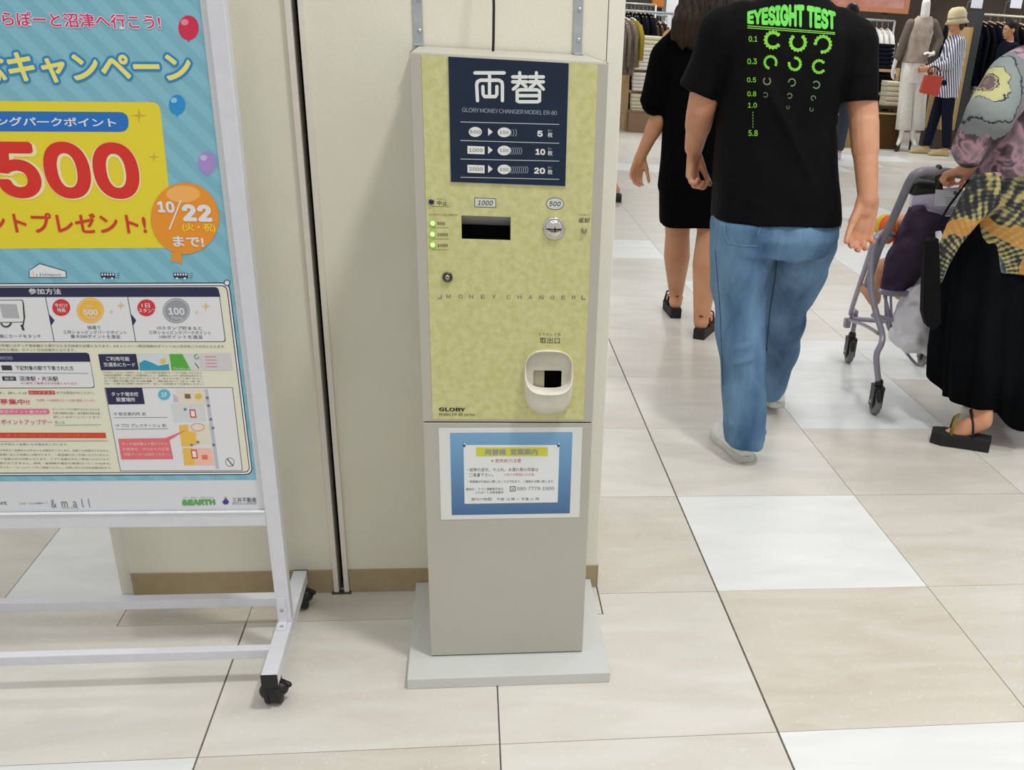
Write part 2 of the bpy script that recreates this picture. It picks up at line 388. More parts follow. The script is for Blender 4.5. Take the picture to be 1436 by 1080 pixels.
# upper door: grid of boxes leaving holes for the bill slot and the tray
def door(name, x0, x1, z0, z1, y0, y1, holes, m, bev=.001):
    xs = sorted({x0, x1, *[h[0] for h in holes], *[h[1] for h in holes]}); zs = sorted({z0, z1, *[h[2] for h in holes], *[h[3] for h in holes]})
    ix = {x: k for k, x in enumerate(xs)}; iz = {z: k for k, z in enumerate(zs)}
    vs = [(x, y, z) for y in (y0, y1) for x in xs for z in zs]; nx, nz = len(xs), len(zs); I = lambda y, i, k: y * nx * nz + i * nz + k
    solid = lambda i, k: 0 <= i < nx - 1 and 0 <= k < nz - 1 and not any(h[0] <= (xs[i] + xs[i + 1]) / 2 <= h[1] and h[2] <= (zs[k] + zs[k + 1]) / 2 <= h[3] for h in holes)
    fs = []
    for i in range(nx - 1):
        for k in range(nz - 1):
            if not solid(i, k): continue
            fs += [(I(0, i, k), I(0, i + 1, k), I(0, i + 1, k + 1), I(0, i, k + 1)), (I(1, i, k), I(1, i, k + 1), I(1, i + 1, k + 1), I(1, i + 1, k))]
            if not solid(i - 1, k): fs.append((I(0, i, k), I(0, i, k + 1), I(1, i, k + 1), I(1, i, k)))
            if not solid(i + 1, k): fs.append((I(0, i + 1, k + 1), I(0, i + 1, k), I(1, i + 1, k), I(1, i + 1, k + 1)))
            if not solid(i, k - 1): fs.append((I(0, i + 1, k), I(0, i, k), I(1, i, k), I(1, i + 1, k)))
            if not solid(i, k + 1): fs.append((I(0, i, k + 1), I(0, i + 1, k + 1), I(1, i + 1, k + 1), I(1, i, k + 1)))
    return G().add(vs, fs, m).build(name, mc, bev)
a = at(647, 302, MY); b = at(716, 337, MY); bill = (a.x, b.x, b.z, a.z)
tc_ = at(769, 531, MY); coinc = at(777, 320.5, MY)
_a, _b = at(748, 519.5, MY - .002), at(787, 545, MY - .002); tray = (_a.x - .0015, _b.x + .0015, _b.z - .0015, _a.z + .0015)
door('upper_door', MX0, MX1, FRONT + .001, MZ - .002, MY, MY + .003, [bill, tray], M_BODY)
door('lower_door', MX0, MX1, .030, FRONT - .0015, MY, MY + .003, [], M_BODY)
# gold face sheet
ga, gb = at(592.5, 71, MY - .0006), at(836, 78, MY - .0006); gc = at(609, 588, MY - .0006)
GX0, GX1 = -.729, -.4185
door('gold_face_panel', GX0, GX1, gc.z, MZ - .004, MY - .0008, MY - .0001, [bill, tray], M_GOLD, 0)
# bill slot: sloped grey shelf above a black throat
gx0, gx1, gz0, gz1 = bill; zm = (gz0 + gz1) / 2 - .004
G().add([(gx0, MY + .0, gz1), (gx1, MY + .0, gz1), (gx1, MY + .030, gz0 + .022), (gx0, MY + .030, gz0 + .022)], [(0, 1, 2, 3)], mat('slot_grey', (150, 150, 145), .5)) \
   .add([(gx0, MY, gz0), (gx0, MY, gz1), (gx0, MY + .05, gz1), (gx0, MY + .05, gz0)], [(0, 1, 2, 3)], mat('slot_grey', (0, 0, 0))) \
   .add([(gx1, MY, gz0), (gx1, MY + .05, gz0), (gx1, MY + .05, gz1), (gx1, MY, gz1)], [(0, 1, 2, 3)], mat('slot_grey', (0, 0, 0))) \
   .build('bill_slot_ramp', mc)
G().box(gx0, gx1, MY + .031, MY + .09, gz0 - .01, gz0 + .0235, M_DARK).box(gx0, gx1, MY + .0035, MY + .031, gz0 - .004, gz0 - .0005, M_DARK).build('bill_slot_throat', mc)
# sign
pr = Print(MY - .0010)
s0, s1 = at(628.5, 80.5, pr.Y), at(797.5, 257.5, pr.Y); SX0, SX1, SZ0, SZ1 = -.6825, -.4708, 1.0775, 1.288
G().box(SX0 - .0012, SX1 + .0012, MY - .0016, MY - .0009, SZ0 - .0012, SZ1 + .0006, mat('sign_edge', (214, 212, 196), .5)).build('sign_border', mc)
G().box(SX0, SX1, MY - .0030, MY - .0016, SZ0, SZ1 - .0006, M_NAVY).build('sign_panel', mc)
WH = (226, 228, 222); pr = Print(MY - .0031, .00012)
# the two large characters drawn as rounded strokes
def strokes(pr, box, segs, wd, rgb, layer=2):       # box: (l, t, r, b) px; segs in 0..100 units
    l, t, r, b = box; X = lambda p: (l + (r - l) * p[0] / 100, t + (b - t) * p[1] / 100)
    for sg in segs:
        p = [X(q) for q in sg]; pr.line(p, wd, rgb, layer, 0)
        for q in p: pr.oval(q, wd / 2, wd / 2, rgb, layer + .3, n=20)
strokes(pr, (666, 101, 707, 142), [[(0, 3), (100, 3)], [(50, 3), (50, 83)], [(9, 98), (6, 45), (8, 34), (18, 28), (82, 28), (92, 34), (94, 45), (94, 98)], [(27, 50), (28, 76), (33, 84), (70, 84), (75, 76), (75, 50)]], 4.6, WH)
strokes(pr, (718, 101, 763, 144), [[(2, 16), (46, 16)], [(2, 32), (46, 32)], [(24, 2), (24, 32), (16, 46), (4, 56)], [(28, 34), (44, 48)], [(54, 16), (98, 16)], [(54, 32), (98, 32)], [(76, 2), (76, 32), (66, 44), (56, 52)], [(80, 36), (98, 56)],
          [(16, 94), (16, 62), (24, 58), (78, 58), (86, 62), (86, 94), (80, 97), (22, 97), (16, 94)], [(20, 77), (84, 77)]], 4.4, WH)
pr.done('sign_title', mc)
pr.text('GLORY MONEY CHANGER MODEL ER-80', (648, 154), (781, 158.5), 6, (150, 160, 172), 2, spacing=.95).done('sign_subtitle', mc)
for k, (y0, y1) in enumerate(((171, 174.5), (197, 201), (223, 226), (248.5, 251.5))): pr.line([(646, y0), (784, y1)], .9, (190, 196, 200), 2)
pr.done('sign_rule_lines', mc)
for k, (y, n_, big) in enumerate(((185, 3, '5'), (210.5, 6, '10'), (237, 9, '20'))):
    if k == 0: pr.oval((666.5, y), 9.2, 7, WH, 2)
    else: pr.rect(655.5, y - 6, 679.5, y + 6, WH, 2)
    pr.text(('500', '1000', '2000')[k], (659 if k == 0 else 658, y - .2), (674 if k == 0 else 677, y + .2), 4.6, (40, 55, 75), 4)
    pr.poly([(684.5, y - 5.5), (691, y), (684.5, y + 5.5)], WH, 2)
    pr.oval((707, y + .6), 9.2, 6.8, WH, 2).text('100', (701, y + .4), (713, y + .8), 4.4, (60, 70, 85), 4)
    for q in range(n_): pr.arc((711 + q * (2.9 if k else 3.6) + 3, y + 1.2), 3.2, .8, (150, 160, 172), -1.1, 1.1, 2, 6, ry=5.2)
    pr.text(big, (753.5 if k == 0 else (751 if k == 1 else 749), y + 2.2), (761 if k == 0 else 764.5, y + 2.8), 8.6, WH, 2, bold=.035)
    pr.text('まい', (768.5, y - 2.2), (774, y - 2), 2.8, (190, 195, 200), 2).text('枚', (768, y + 4), (775, y + 4.2), 7, WH, 2, bold=.01)
    pr.done('sign_exchange_row', mc)
# small lettering of the face
DK = (52, 54, 56); pr = Print(MY - .0009, .00015)
pr.text('ちゅうし', (613, 279), (627, 279.4), 2.6, DK, 2).text('中止', (613, 284.6), (627.5, 285), 6.6, DK, 2, bold=.01).line([(606, 289.5), (631, 290)], .5, DK, 2)
pr.text('ランプのついているとき使えます', (601, 301), (642, 301.6), 3.2, DK, 2)
for k, (y, s_) in enumerate(((313.4, '500'), (329, '1000'), (344.2, '2000'))):
    pr.text(s_, (613.5, y), (624 if k == 0 else 628, y), 4.0, DK, 2, bold=.012).line([(607, y + 6), (629, y + 6.2)], .5, (120, 96, 60), 2)
pr.text('へんきゃく', (811, 300.8), (827, 301.6), 2.6, DK, 2).text('返却', (811, 308.6), (826.5, 309.2), 7, DK, 2, bold=.008)
pr.text('とりだしぐち', (756, 468.6), (786, 469.2), 4, DK, 2).text('取出口', (757, 477.4), (785, 477.8), 8.4, DK, 2, bold=.004)
pr.text('GLORY', (615.5, 574), (652.5, 574.6), 5.2, (30, 30, 30), 2, bold=.016).text('Model ER-80 series', (616, 580.8), (666, 581.4), 4.2, (40, 40, 40), 2)
pr.done('face_lettering', mc)
# spaced MONEY CHANGER line with its corner marks
xs = [616 + 15.7 * k for k in range(14)]
VIO = (112, 104, 118)
for k, ch in enumerate('MONEY CHANGER'):
    if ch == ' ': continue
    x = (626, 643, 658, 674.5, 690, 0, 710.5, 726, 741, 756.5, 772, 787.5, 802)[k]
    pr.text(ch, (x, 415.6 + k * .15), (x + 5.6, 415.6 + k * .15), 5.4, VIO, 2)
pr.line([(614, 418.6), (619, 418.6), (619, 413.5)], 1.1, VIO, 2).line([(816, 414.5), (816, 419.5), (821, 419.5)], 1.1, VIO, 2)
pr.done('money_changer_lettering', mc)
# plates 1000 and 500
def plate(kind, l, t, r, b, s_):
    p = Print(MY - .0010, .0002)
    if kind == 'rect': p.rect(l, t, r, b, (86, 96, 112), 1).rect(l + 1, t + 1, r - 1, b - 1, (206, 212, 200), 2)
    else: p.oval(((l + r) / 2, (t + b) / 2), (r - l) / 2, (b - t) / 2, (86, 96, 112), 1).oval(((l + r) / 2, (t + b) / 2), (r - l) / 2 - 1, (b - t) / 2 - 1, (206, 212, 200), 2)
    o = p.done('value_plate', mc)
    y = (t + b) / 2
    p.text(s_, (l + 4.6, y - .2), (r - 4.6, y + .4), 6.6, (38, 44, 72), 3, shear=.25, bold=.01).done('value_lettering', o)
plate('rect', 665.2, 277.2, 695.8, 291.4, '1000')
plate('oval', 765.6, 277, 791, 294.4, '500')
# indicator lamps
for k, (px, py) in enumerate(((605, 283), (606.8, 313), (606.5, 328.4), (606.8, 343.4))):
    c = at(px, py, MY - .001)
    o = G().lathe([(.0062, 0), (.0062, .0016), (.0046, .0022), (.0046, .0004)], c, (0, -1, 0), M_STEEL if k == 0 else mat('lamp_ring_green', (96, 190, 40), .4, emit=.25, rgb2=(96, 190, 40))).build('indicator_ring', mc)
    G().ell(c + Vector((0, -.0008, 0)), (.0044, .003, .0044), mat('lamp_off', (28, 20, 24), .25) if k == 0 else mat('lamp_green', (190, 255, 130), .3, emit=1.5, rgb2=(190, 255, 130)), nu=14, nv=8).build('indicator_lens', o)
# key lock
c = at(627.6, 388.5, MY - .001)
lk = G().lathe([(.0098, 0), (.0098, .003), (.0085, .0045), (.0060, .0045), (.0056, .002), (.0001, .002)], c, (0, -1, 0), mat('lock_metal', (96, 88, 80), .25, .9)).build('key_lock', mc)
G().lathe([(.0052, 0), (.0052, .0028), (.0040, .0036), (.0001, .0036)], c, (0, -1, 0), M_CHROME, 16).build('lock_core', lk)
G().box(c.x - .0022, c.x + .0022, c.y - .0041, c.y - .003, c.z - .0006, c.z + .0006, M_DARK).build('keyhole', lk)
# coin slot: domed chrome disc with a horizontal slit
c = at(777, 320.5, MY - .001); 
cs = G().lathe([(.0215, 0), (.0215, .0015), (.0195, .0035), (.0175, .0035), (.0165, .0022), (.0150, .0050), (.0100, .0078), (.0045, .0090), (.0001, .0092)], c, (0, -1, 0), M_CHROME, 36).build('coin_slot', mc)
G().box(c.x - .0135, c.x + .0135, c.y - .0098, c.y - .002, c.z - .0006, c.z + .0010, M_DARK).box(c.x + .0002, c.x + .0022, c.y - .0099, c.y - .002, c.z - .004, c.z + .004, M_DARK).build('slit', cs)
G().add([(c.x + .001, c.y - .0093, c.z - .0008), (c.x + .001, c.y - .0075, c.z - .0085), (c.x + .0125, c.y - .0055, c.z - .0070), (c.x + .0130, c.y - .0070, c.z - .0008)], [(0, 1, 2, 3)], mat('coin_flap', (120, 116, 110), .3, .9)).build('coin_flap', cs)
# return button
c = at(819, 322.8, MY - .001)
rb = G().lathe([(.0060, 0), (.0060, .002), (.0048, .003), (.0048, .0005)], c, (0, -1, 0), M_STEEL, 20).build('return_button', mc)
G().lathe([(.0044, 0), (.0044, .004), (.0030, .0052), (.0001, .0055)], c, (0, -1, 0), mat('button_cap', (176, 166, 120), .25, .7), 20).build('button_cap', rb)
# coin tray: ivory cup with a rounded mouth that leans out at the bottom
tcx, tcz = at(769, 531, MY).x, at(769, 531, MY).z
def sup(a, rx, rz, p=3.0):
    c_, s_ = math.cos(a), math.sin(a); return rx * abs(c_) ** (2 / p) * (1 if c_ >= 0 else -1), rz * abs(s_) ** (2 / p) * (1 if s_ >= 0 else -1)
def cup(rx, rz, y, cz, n=48, lean=0):
    out = []
    for k in range(n):
        x, z = sup(2 * PI * k / n, rx, rz); out.append(Vector((tcx + x, MY - y - lean * max(0, -z / rz), tcz + cz + z)))
    return out
q0, q1 = at(735, 531, MY), at(804, 531, MY); RX = (q1.x - q0.x) / 2; 
top = at(769, 490.5, MY).z - tcz; bot = at(769, 579, MY).z - tcz; RZ = (top - bot) / 2; cz0 = (top + bot) / 2
lipb = at(769, 552.5, MY - .03).z - tcz
rz1 = (top - lipb) / 2; cz1 = (top + lipb) / 2
rings = [cup(RX, RZ, .000, cz0), cup(RX * .99, RZ * .98, .006, cz0, lean=.004), cup(RX * .97, (RZ + rz1) / 2, .009, (cz0 + cz1) / 2 - .002, lean=.017), cup(RX * .975, rz1 * 1.02, .010, cz1 + .000, lean=.026),
         cup(RX * .96, rz1 * 1.0, .0115, cz1, lean=.028), cup(RX * .93, rz1 * .965, .0105, cz1, lean=.027), cup(RX * .915, rz1 * .95, .002, cz1, lean=.012), cup(RX * .89, rz1 * .91, -.0005, cz1, lean=.003)]
# inner wall ends on the back wall, which has the payout mouth
g_ = G().loft(rings, M_IVORY, caps=False)
g_.build('coin_tray', mc)
hb = (tray[0] + .002, tray[1] - .002, tray[2] + .001, tray[3] - .001)
x0, x1, z0, z1 = tcx - RX * .92, tcx + RX * .92, tcz + cz1 - rz1 * .93, tcz + cz1 + rz1 * .93
ma, mb_ = at(748, 519.5, MY - .002), at(787, 545, MY - .002)
orr, irr = [], []
mcx, mcz, mhx, mhz = (ma.x + mb_.x) / 2, (ma.z + mb_.z) / 2, (mb_.x - ma.x) / 2, (ma.z - mb_.z) / 2
for k in range(48):
    an = 2 * PI * k / 48; sx, sz = sup(an, RX * .915, rz1 * .935); orr.append((tcx + sx, MY - .0014, tcz + cz1 + sz))
    dx, dz = tcx + sx - mcx, tcz + cz1 + sz - mcz; q_ = 1 / max(abs(dx) / mhx, abs(dz) / mhz); irr.append((mcx + dx * q_, MY - .0014, mcz + dz * q_))
G().add(orr + irr, [(k, (k + 1) % 48, 48 + (k + 1) % 48, 48 + k) for k in range(48)], mat('tray_back', (205, 200, 184), .4)).build('tray_back', mc)
xm = at(763.5, 532, MY - .002).x
G().box(ma.x - .002, xm, MY + .003, MY + .007, mb_.z, ma.z, mat('payout_flap', (170, 164, 140), .45)).build('payout_flap', mc)
G().box(xm, mb_.x, MY + .020, MY + .06, mb_.z - .002, ma.z, M_DARK).build('payout_mouth', mc)
# base plate
bp = G().box(-.799, -.343, .2035, .634, 0, .027, M_PLATE).build('base_plate', mc, .0015)

# notice sheet on the lower door
nt_ = thing('notice', 'white paper notice with blue border, taped to the lower door of the coin changer', 'notice', (-.574, MY - .001, .52))
pr = Print(MY - .0006, .00015)
na, nb = at(615, 600.5, pr.Y), at(815, 727, pr.Y)
PAPER = mat('paper', (222, 222, 218), .6, rgb2=(220, 220, 216))
pr.poly([(615, 600), (817, 599), (812.5, 725.5), (618.5, 729)], PAPER, 0).done('paper_sheet', nt_)
def blue_print():
    m = bpy.data.materials.new('blue_print'); m.use_nodes = True; nt = m.node_tree; b = nt.nodes['Principled BSDF']; b.inputs['Roughness'].default_value = .5
    g = nt.nodes.new('ShaderNodeNewGeometry'); s = nt.nodes.new('ShaderNodeSeparateXYZ'); nt.links.new(g.outputs['Position'], s.inputs[0])
    mr = nt.nodes.new('ShaderNodeMapRange'); mr.inputs['From Min'].default_value = at(700, 722, MY).z; mr.inputs['From Max'].default_value = at(700, 607, MY).z
    nt.links.new(s.outputs['Z'], mr.inputs[0]); r = nt.nodes.new('ShaderNodeValToRGB'); nt.links.new(mr.outputs[0], r.inputs[0])
    r.color_ramp.elements[0].color = (*lin((70, 105, 150)), 1); r.color_ramp.elements[1].color = (*lin((120, 168, 205)), 1); nt.links.new(r.outputs[0], b.inputs['Base Color']); return m
BP = blue_print()                                    # the printed border fades from pale to dark blue
pr.poly([(631, 607), (803, 606), (799, 720), (633.5, 722.5)], BP, 1).done('blue_border', nt_)
pr.poly([(650, 624), (784.5, 624), (782, 704.5), (651.5, 706.5)], (228, 229, 228), 3).done('inner_card', nt_)
pr.rect(667.5, 627.5, 768, 639.8, (206, 208, 60), 4).text('両替機  営業案内', (680, 633.8), (754, 633.6), 8.6, (150, 150, 150), 5, bold=.03).done('heading', nt_)
RD = (196, 60, 66); TX = (60, 62, 68)
pr.text('※ 使用前の注意', (688.5, 646), (731, 646), 5.4, RD, 4).text('つまりの原因になる為…', (706, 665.6), (753, 665.2), 3.8, RD, 4).done('red_lettering', nt_)
pr.text('・紙幣の変形、やぶれ、水濡れ等の両替は', (655, 658.8), (755, 658.4), 5.2, TX, 4).text('ご遠慮下さい。', (658, 666), (692, 665.8), 5.2, TX, 4)
pr.text('・両替機の不具合に関しましては下記まで、ご連絡をお願い致します。', (656, 675.4), (777, 675), 3.8, TX, 4)
pr.text('連絡先/　ヤマト運輸株式会社', (653, 686), (706, 685.6), 3.8, TX, 4).text('ららぽーと沼津営業所', (667, 690.6), (706, 690.4), 3.6, TX, 4)
pr.text('080-7779-1900', (725, 685.2), (777, 684.8), 4.8, TX, 4).text('受付け時間/　午前 10 時 ～ 午後 21 時', (661, 700.2), (756, 699.6), 4.2, TX, 4)
pr.rect(715, 682, 723, 689.2, TX, 4).rect(716, 683, 722, 688.2, (228, 229, 228), 5).text('☎', (717, 685.6), (721, 685.6), 3.2, TX, 6).done('notice_lettering', nt_)
for px in (651, 783):
    c = at(px, 624.5, MY - .001)
    pr.oval((px, 624.8), 1.9, 2.4, (66, 78, 98), 5, 14).oval((px + .7, 622.4), 1.2, 1.2, (225, 235, 240), 6, 10)
pr.done('printed_pins', nt_)

# wall brackets and supply cable
for k, (px, lab) in enumerate(((586, 'galvanised steel angle bracket on top of the changer, left of the cable'), (811, 'galvanised steel angle bracket on top of the changer, right of the cable'))):
    c = at(px, 30, MB - .002)
    br = thing('wall_bracket', lab, 'bracket', (c.x, MB, MZ), 'brackets fixing the coin changer')
    G().box(c.x - .0095, c.x + .0095, MB - .0005, MB + .0025, MZ + .001, 1.62, M_STEEL).box(c.x - .0095, c.x + .0095, MB - .035, MB, MZ + .0005, MZ + .0035, M_STEEL).build('angle_plate', br, .0006)
    for zz in (MZ + .028, MZ + .085, MZ + .15, MZ + .21):
        s_ = G().lathe([(.0042, 0), (.0036, .0018), (.0001, .0024)], (c.x + (.003 if k == 0 else .002), MB - .0005, zz), (0, -1, 0), M_CHROME, 12).build('screw', br)
c = at(692, 60, .55)
tag(G().tube([(c.x - .001, .55, MZ - .004), (c.x, .55, MZ + .02), (c.x + .001, .556, MZ + .08), (c.x - .002, .585, MZ + .2), (c.x + .003, .61, MZ + .33), (c.x + .002, .62, 1.72)], .0028, M_BLACK).build('power_cable', None),
    'thin black cable rising from the top of the changer along the wall', 'cable')

# ------------------------------------------------------------------ poster stand
M_FRAME = mat('white_frame', (214, 215, 220), .35, rgb2=(210, 211, 217))
SX_ = -1.0775; SY0, SY1 = .348, .379; LX = -1.87
st = thing('poster_stand', 'white metal poster stand on castors, left of the changer', 'stand', (-1.47, .36, 0))
for x in (SX_, LX):
    G().box(x - .0155, x + .0155, SY0, SY1, .094, 1.62, M_FRAME).build('upright', st, .002)
    fb = G().box(x - .0165, x + .0165, .142, .588, .064, .094, M_FRAME).build('foot_bar', st, .0015)
    for y0, y1 in ((.138, .1425), (.5875, .592)): G().box(x - .017, x + .017, y0, y1, .0635, .0945, M_BLACK).build('end_cap', fb, .001)
    br = G().box(x - .0125, x + .0065, SY0 - .0025, SY0 - .0002, .094, .158, M_FRAME).box(x - .0125, x + .0065, SY0 - .036, SY0, .0942, .0966, M_FRAME).build('corner_bracket', st, .0008)
    for zz, yy, ax in ((.128, SY0 - .0026, (0, -1, 0)), (.0967, SY0 - .022, (0, 0, 1))):
        G().lathe([(.0042, 0), (.0038, .0016), (.0001, .002)], (x - .003, yy, zz), ax, M_STEEL, 12).build('bolt', br)
    for yy in (.176, .565):
        cs_ = G().lathe([(.010, 0), (.010, .012), (.014, .014), (.014, .018)], (x + .004, yy, .046), (0, 0, 1), M_BLACK, 16)
        cs_.tube([(x - .014, yy, .026), (x + .012, yy, .026)], [.0225, .0225], M_BLACK, 20).capsule((x - .013, yy - .0, .030), (x + .012, yy + .0, .036), .019, .018, M_BLACK)
        cs_.capsule((x + .006, yy + .012, .046), (x + .030, yy + .004, .041), .0085, .0065, M_BLACK)
        ca = cs_.build('caster', st)
        for xx in (x - .017, x + .008): G().lathe([(.0001, 0), (.021, 0), (.0235, .002), (.0235, .008), (.021, .010), (.008, .010), (.006, .012), (.0001, .012)], (xx - .002, yy, .0238), (1, 0, 0), mat('caster_rubber', (24, 24, 25), .6), 22).build('wheel', ca)
G().box(LX + .0155, SX_ - .0155, .240, .262, .070, .0925, M_FRAME).build('lower_cross_bar', st, .0015)
G().box(LX + .0155, SX_ - .0155, .458, .486, .070, .0935, M_FRAME).build('lower_cross_bar', st, .0015)
rb0 = at(200, 740, SY0).z; rb1 = at(200, 718.5, SY0).z
G().box(LX + .0155, SX_ - .0155, SY0 + .001, SY1 - .002, rb0, rb1 - .002, M_FRAME).build('poster_frame_rail', st, .0012)
G().box(LX + .0155, SX_ - .0155, SY0 - .0015, SY0 + .006, rb1 - .004, rb1, mat('rail_lip', (236, 238, 242), .22)).build('rail_lip', st, .0012)
G().box(LX + .0155, SX_ - .0155, SY0 + .001, SY1 - .002, 1.455, 1.485, M_FRAME).build('poster_frame_rail', st, .0012)
G().box(LX + .0155, SX_ - .0155, SY0 + .012, SY0 + .016, rb1 - .002, 1.456, M_FRAME).build('back_board', st)
# ------------------------------------------------------------------ poster
PY = SY0 + .0105
po = thing('poster', 'large printed campaign poster with a yellow 500 panel on pale blue, in the stand', 'poster', (-1.47, PY, .9))
PX1_ = SX_ - .0158; PX0_ = LX + .0158
G().box(PX0_, PX1_, PY, PY + .0012, rb1 - .001, 1.455, mat('poster_paper', (216, 217, 220), .35, rgb2=(215, 216, 219))).build('sheet', po)
def stripes():
    m = bpy.data.materials.new('blue_stripes'); m.use_nodes = True; nt = m.node_tree; b = nt.nodes['Principled BSDF']; b.inputs['Roughness'].default_value = .4
    g = nt.nodes.new('ShaderNodeNewGeometry'); mp = nt.nodes.new('ShaderNodeMapping'); mp.inputs['Rotation'].default_value = (0, .75, 0); nt.links.new(g.outputs['Position'], mp.inputs['Vector'])
    wv = nt.nodes.new('ShaderNodeTexWave'); wv.inputs['Scale'].default_value = 9; wv.bands_direction = 'X'; nt.links.new(mp.outputs[0], wv.inputs['Vector'])
    r = nt.nodes.new('ShaderNodeValToRGB'); r.color_ramp.elements[0].color = (*lin((120, 178, 194)), 1); r.color_ramp.elements[1].color = (*lin((130, 187, 202)), 1)
    r.color_ramp.elements[0].position = .4; r.color_ramp.elements[1].position = .6
    nt.links.new(wv.outputs[0], r.inputs[0]); nt.links.new(r.outputs[0], b.inputs['Base Color']); return m
BLUE = stripes()
pr = Print(PY - .0001, .0002)
bx1 = (at(277.5, 0, PY).x + at(361.5, 672, PY).x) / 2; zb = at(180, 674, PY).z
pr.g.add([(PX0_ + .01, pr.y(1), zb), (bx1, pr.y(1), zb), (bx1, pr.y(1), 1.45), (PX0_ + .01, pr.y(1), 1.45)], [(0, 1, 2, 3)], BLUE); pr.done('blue_field', po)
def rr(quad, rad, k=(1, 1, 1, 1)):                   # rounded quad in pixels, corners TL TR BR BL
    out = []
    for i in range(4):
        p = Vector(quad[i]); a = (Vector(quad[i - 1]) - p).normalized(); b = (Vector(quad[(i + 1) % 4]) - p).normalized()
        if not k[i]: out.append(tuple(p)); continue
        A, B = p + a * rad, p + b * rad
        for q in range(7):
            t = q / 6; out.append(tuple((1 - t) ** 2 * A + 2 * t * (1 - t) * p + t * t * B))
    return out
NV = (38, 42, 82); CREAM = (226, 224, 200); WHT = (226, 226, 228)
pr.poly(rr([(-300, 398), (322, 396), (355, 666), (-300, 669)], 11), NV, 2).poly(rr([(-300, 399.3), (320.7, 397.5), (353.6, 664.6), (-300, 667.6)], 10), WHT, 3) \
  .poly(rr([(-300, 401.6), (318.6, 400), (351, 662.4), (-300, 665.2)], 9), NV, 4).poly(rr([(-300, 402.8), (317.4, 401.2), (349.8, 661.2), (-300, 664)], 8), CREAM, 5)
pr.oval((318.5, 396.5), 4.4, 4.4, NV, 6).oval((318.5, 396.5), 3.2, 3.2, WHT, 7).done('cream_panel', po)
# yellow panel
YL = (228, 210, 44)
pr.poly(rr([(-300, 139), (224, 143.5), (246, 347.5), (-300, 350)], 12, (0, 1, 0, 0)), YL, 2).done('yellow_panel', po)
def star(x, y, r, c, ly): 
    pr.poly([(x, y - r), (x + r * .14, y - r * .14), (x + r, y), (x + r * .14, y + r * .14), (x, y + r), (x - r * .14, y + r * .14), (x - r, y), (x - r * .14, y - r * .14)], c, ly)
for p in ((195, 162, 11), (216, 220, 8)): star(*p, (202, 168, 60), 3)
for p in ((170, 428, 7, (226, 190, 120)), (157, 437, 4, (226, 190, 120)), (289, 429, 7, (226, 190, 120)), (276, 438, 3.5, (226, 190, 120))): star(*p, 11)
pr.done('printed_sparkles', po)
pr.poly(rr([(-300, 154), (180, 157.2), (181, 185), (-300, 183)], 13.5, (0, 1, 1, 0)), (28, 110, 190), 3)
pr.text('ショッピングパークポイント', (-84, 169), (163, 172), 13, WHT, 5, bold=.02, spacing=.93).done('blue_capsule', po)
RED = (214, 44, 30)
pr.text('500', (-5, 239), (197, 241), 82, (236, 226, 170), 4, bold=.05, spacing=.98).text('500', (-6, 238), (195, 240), 80, RED, 5, bold=.03, spacing=.98).done('price_lettering', po)
pr.text('ポイントプレゼント!', (-86, 311), (205, 313.5), 29, (206, 56, 34), 5, bold=.024).done('present_lettering', po)
# headline
pr.text('記念キャンペーン', (-82, 93), (268, 93.5), 46, (236, 224, 112), 5, bold=.03, outline=((40, 130, 190), .075)).done('headline_lettering', po)
pr.text('らららぽーと沼津へ行こう!', (-42, 25), (225, 31), 21, (200, 52, 100), 5, bold=.018, outline=((232, 214, 226), .055)).done('top_line_lettering', po)
# balloons
def balloon(x, y, rx, ry, c, hi):
    if pr.g.v: pr.done('small_balloon', po)
    pr.oval((x, y), rx, ry, c, 3).oval((x - rx * .38, y - ry * .45), rx * .38, ry * .26, hi, 4).poly([(x - 2, y + ry + 2), (x, y + ry - 1), (x + 2, y + ry + 2)], c, 3)
balloon(264.5, 39, 14.3, 17.4, (206, 36, 76), (236, 130, 150)); balloon(248.5, 147, 11.6, 14, (34, 140, 204), (140, 200, 226)); balloon(290.5, 228.5, 13, 16, (164, 140, 202), (200, 182, 222))
pr.done('small_balloon', po)
pr.oval((259.5, 306), 48, 50, (232, 146, 36), 6).oval((257, 272), 24, 12, (240, 176, 92), 7).poly([(240, 353), (254, 355), (256, 371), (247, 366), (239, 367), (242, 360)], (232, 146, 36), 6).done('orange_balloon', po)
pr.text('10', (221, 289.6), (245, 290.4), 16, WHT, 9, bold=.035).line([(254, 281), (238, 321)], 2, WHT, 9).text('22', (256, 298), (297, 299), 24, WHT, 9, bold=.045)
pr.text('(火・祝)', (256, 318.6), (302, 319.6), 13, (246, 226, 60), 9, bold=.01).text('まで!', (243, 338), (286, 339), 15, WHT, 9, bold=.03).done('date_lettering', po)
# house logo and buses
pr.poly([(41, 389), (41, 379), (56, 369), (93, 380), (94, 389)], NV, 6).poly([(42, 388.2), (42, 379.4), (56.2, 370.2), (92, 380.6), (93, 388.2)], WHT, 7).text('lalaport', (60, 385), (86, 385.6), 4.4, (70, 70, 90), 8)
pr.rect(46, 379, 48, 387, (50, 60, 100), 8).rect(51, 384, 53, 387, (220, 120, 60), 8).rect(56, 383, 58, 387, (60, 120, 180), 8)
for x in (151.5, 253.5):
    pr.rect(x - 10.5, 382.5, x + 10.5, 390, NV, 6)
    for q in range(5): pr.rect(x - 9 + q * 3.8, 383.4, x - 6.4 + q * 3.8, 386.2, WHT, 7)
    pr.oval((x - 5, 390.2), 1.6, 1.6, (220, 232, 236), 8, 10).oval((x + 6, 390.2), 1.6, 1.6, (220, 232, 236), 8, 10)
    for q in range(3): pr.line([(x + 13, 383.5 + q * 3), (x + 16.5, 383.5 + q * 3)], .7, NV, 6)
pr.done('bus_and_house_icons', po)
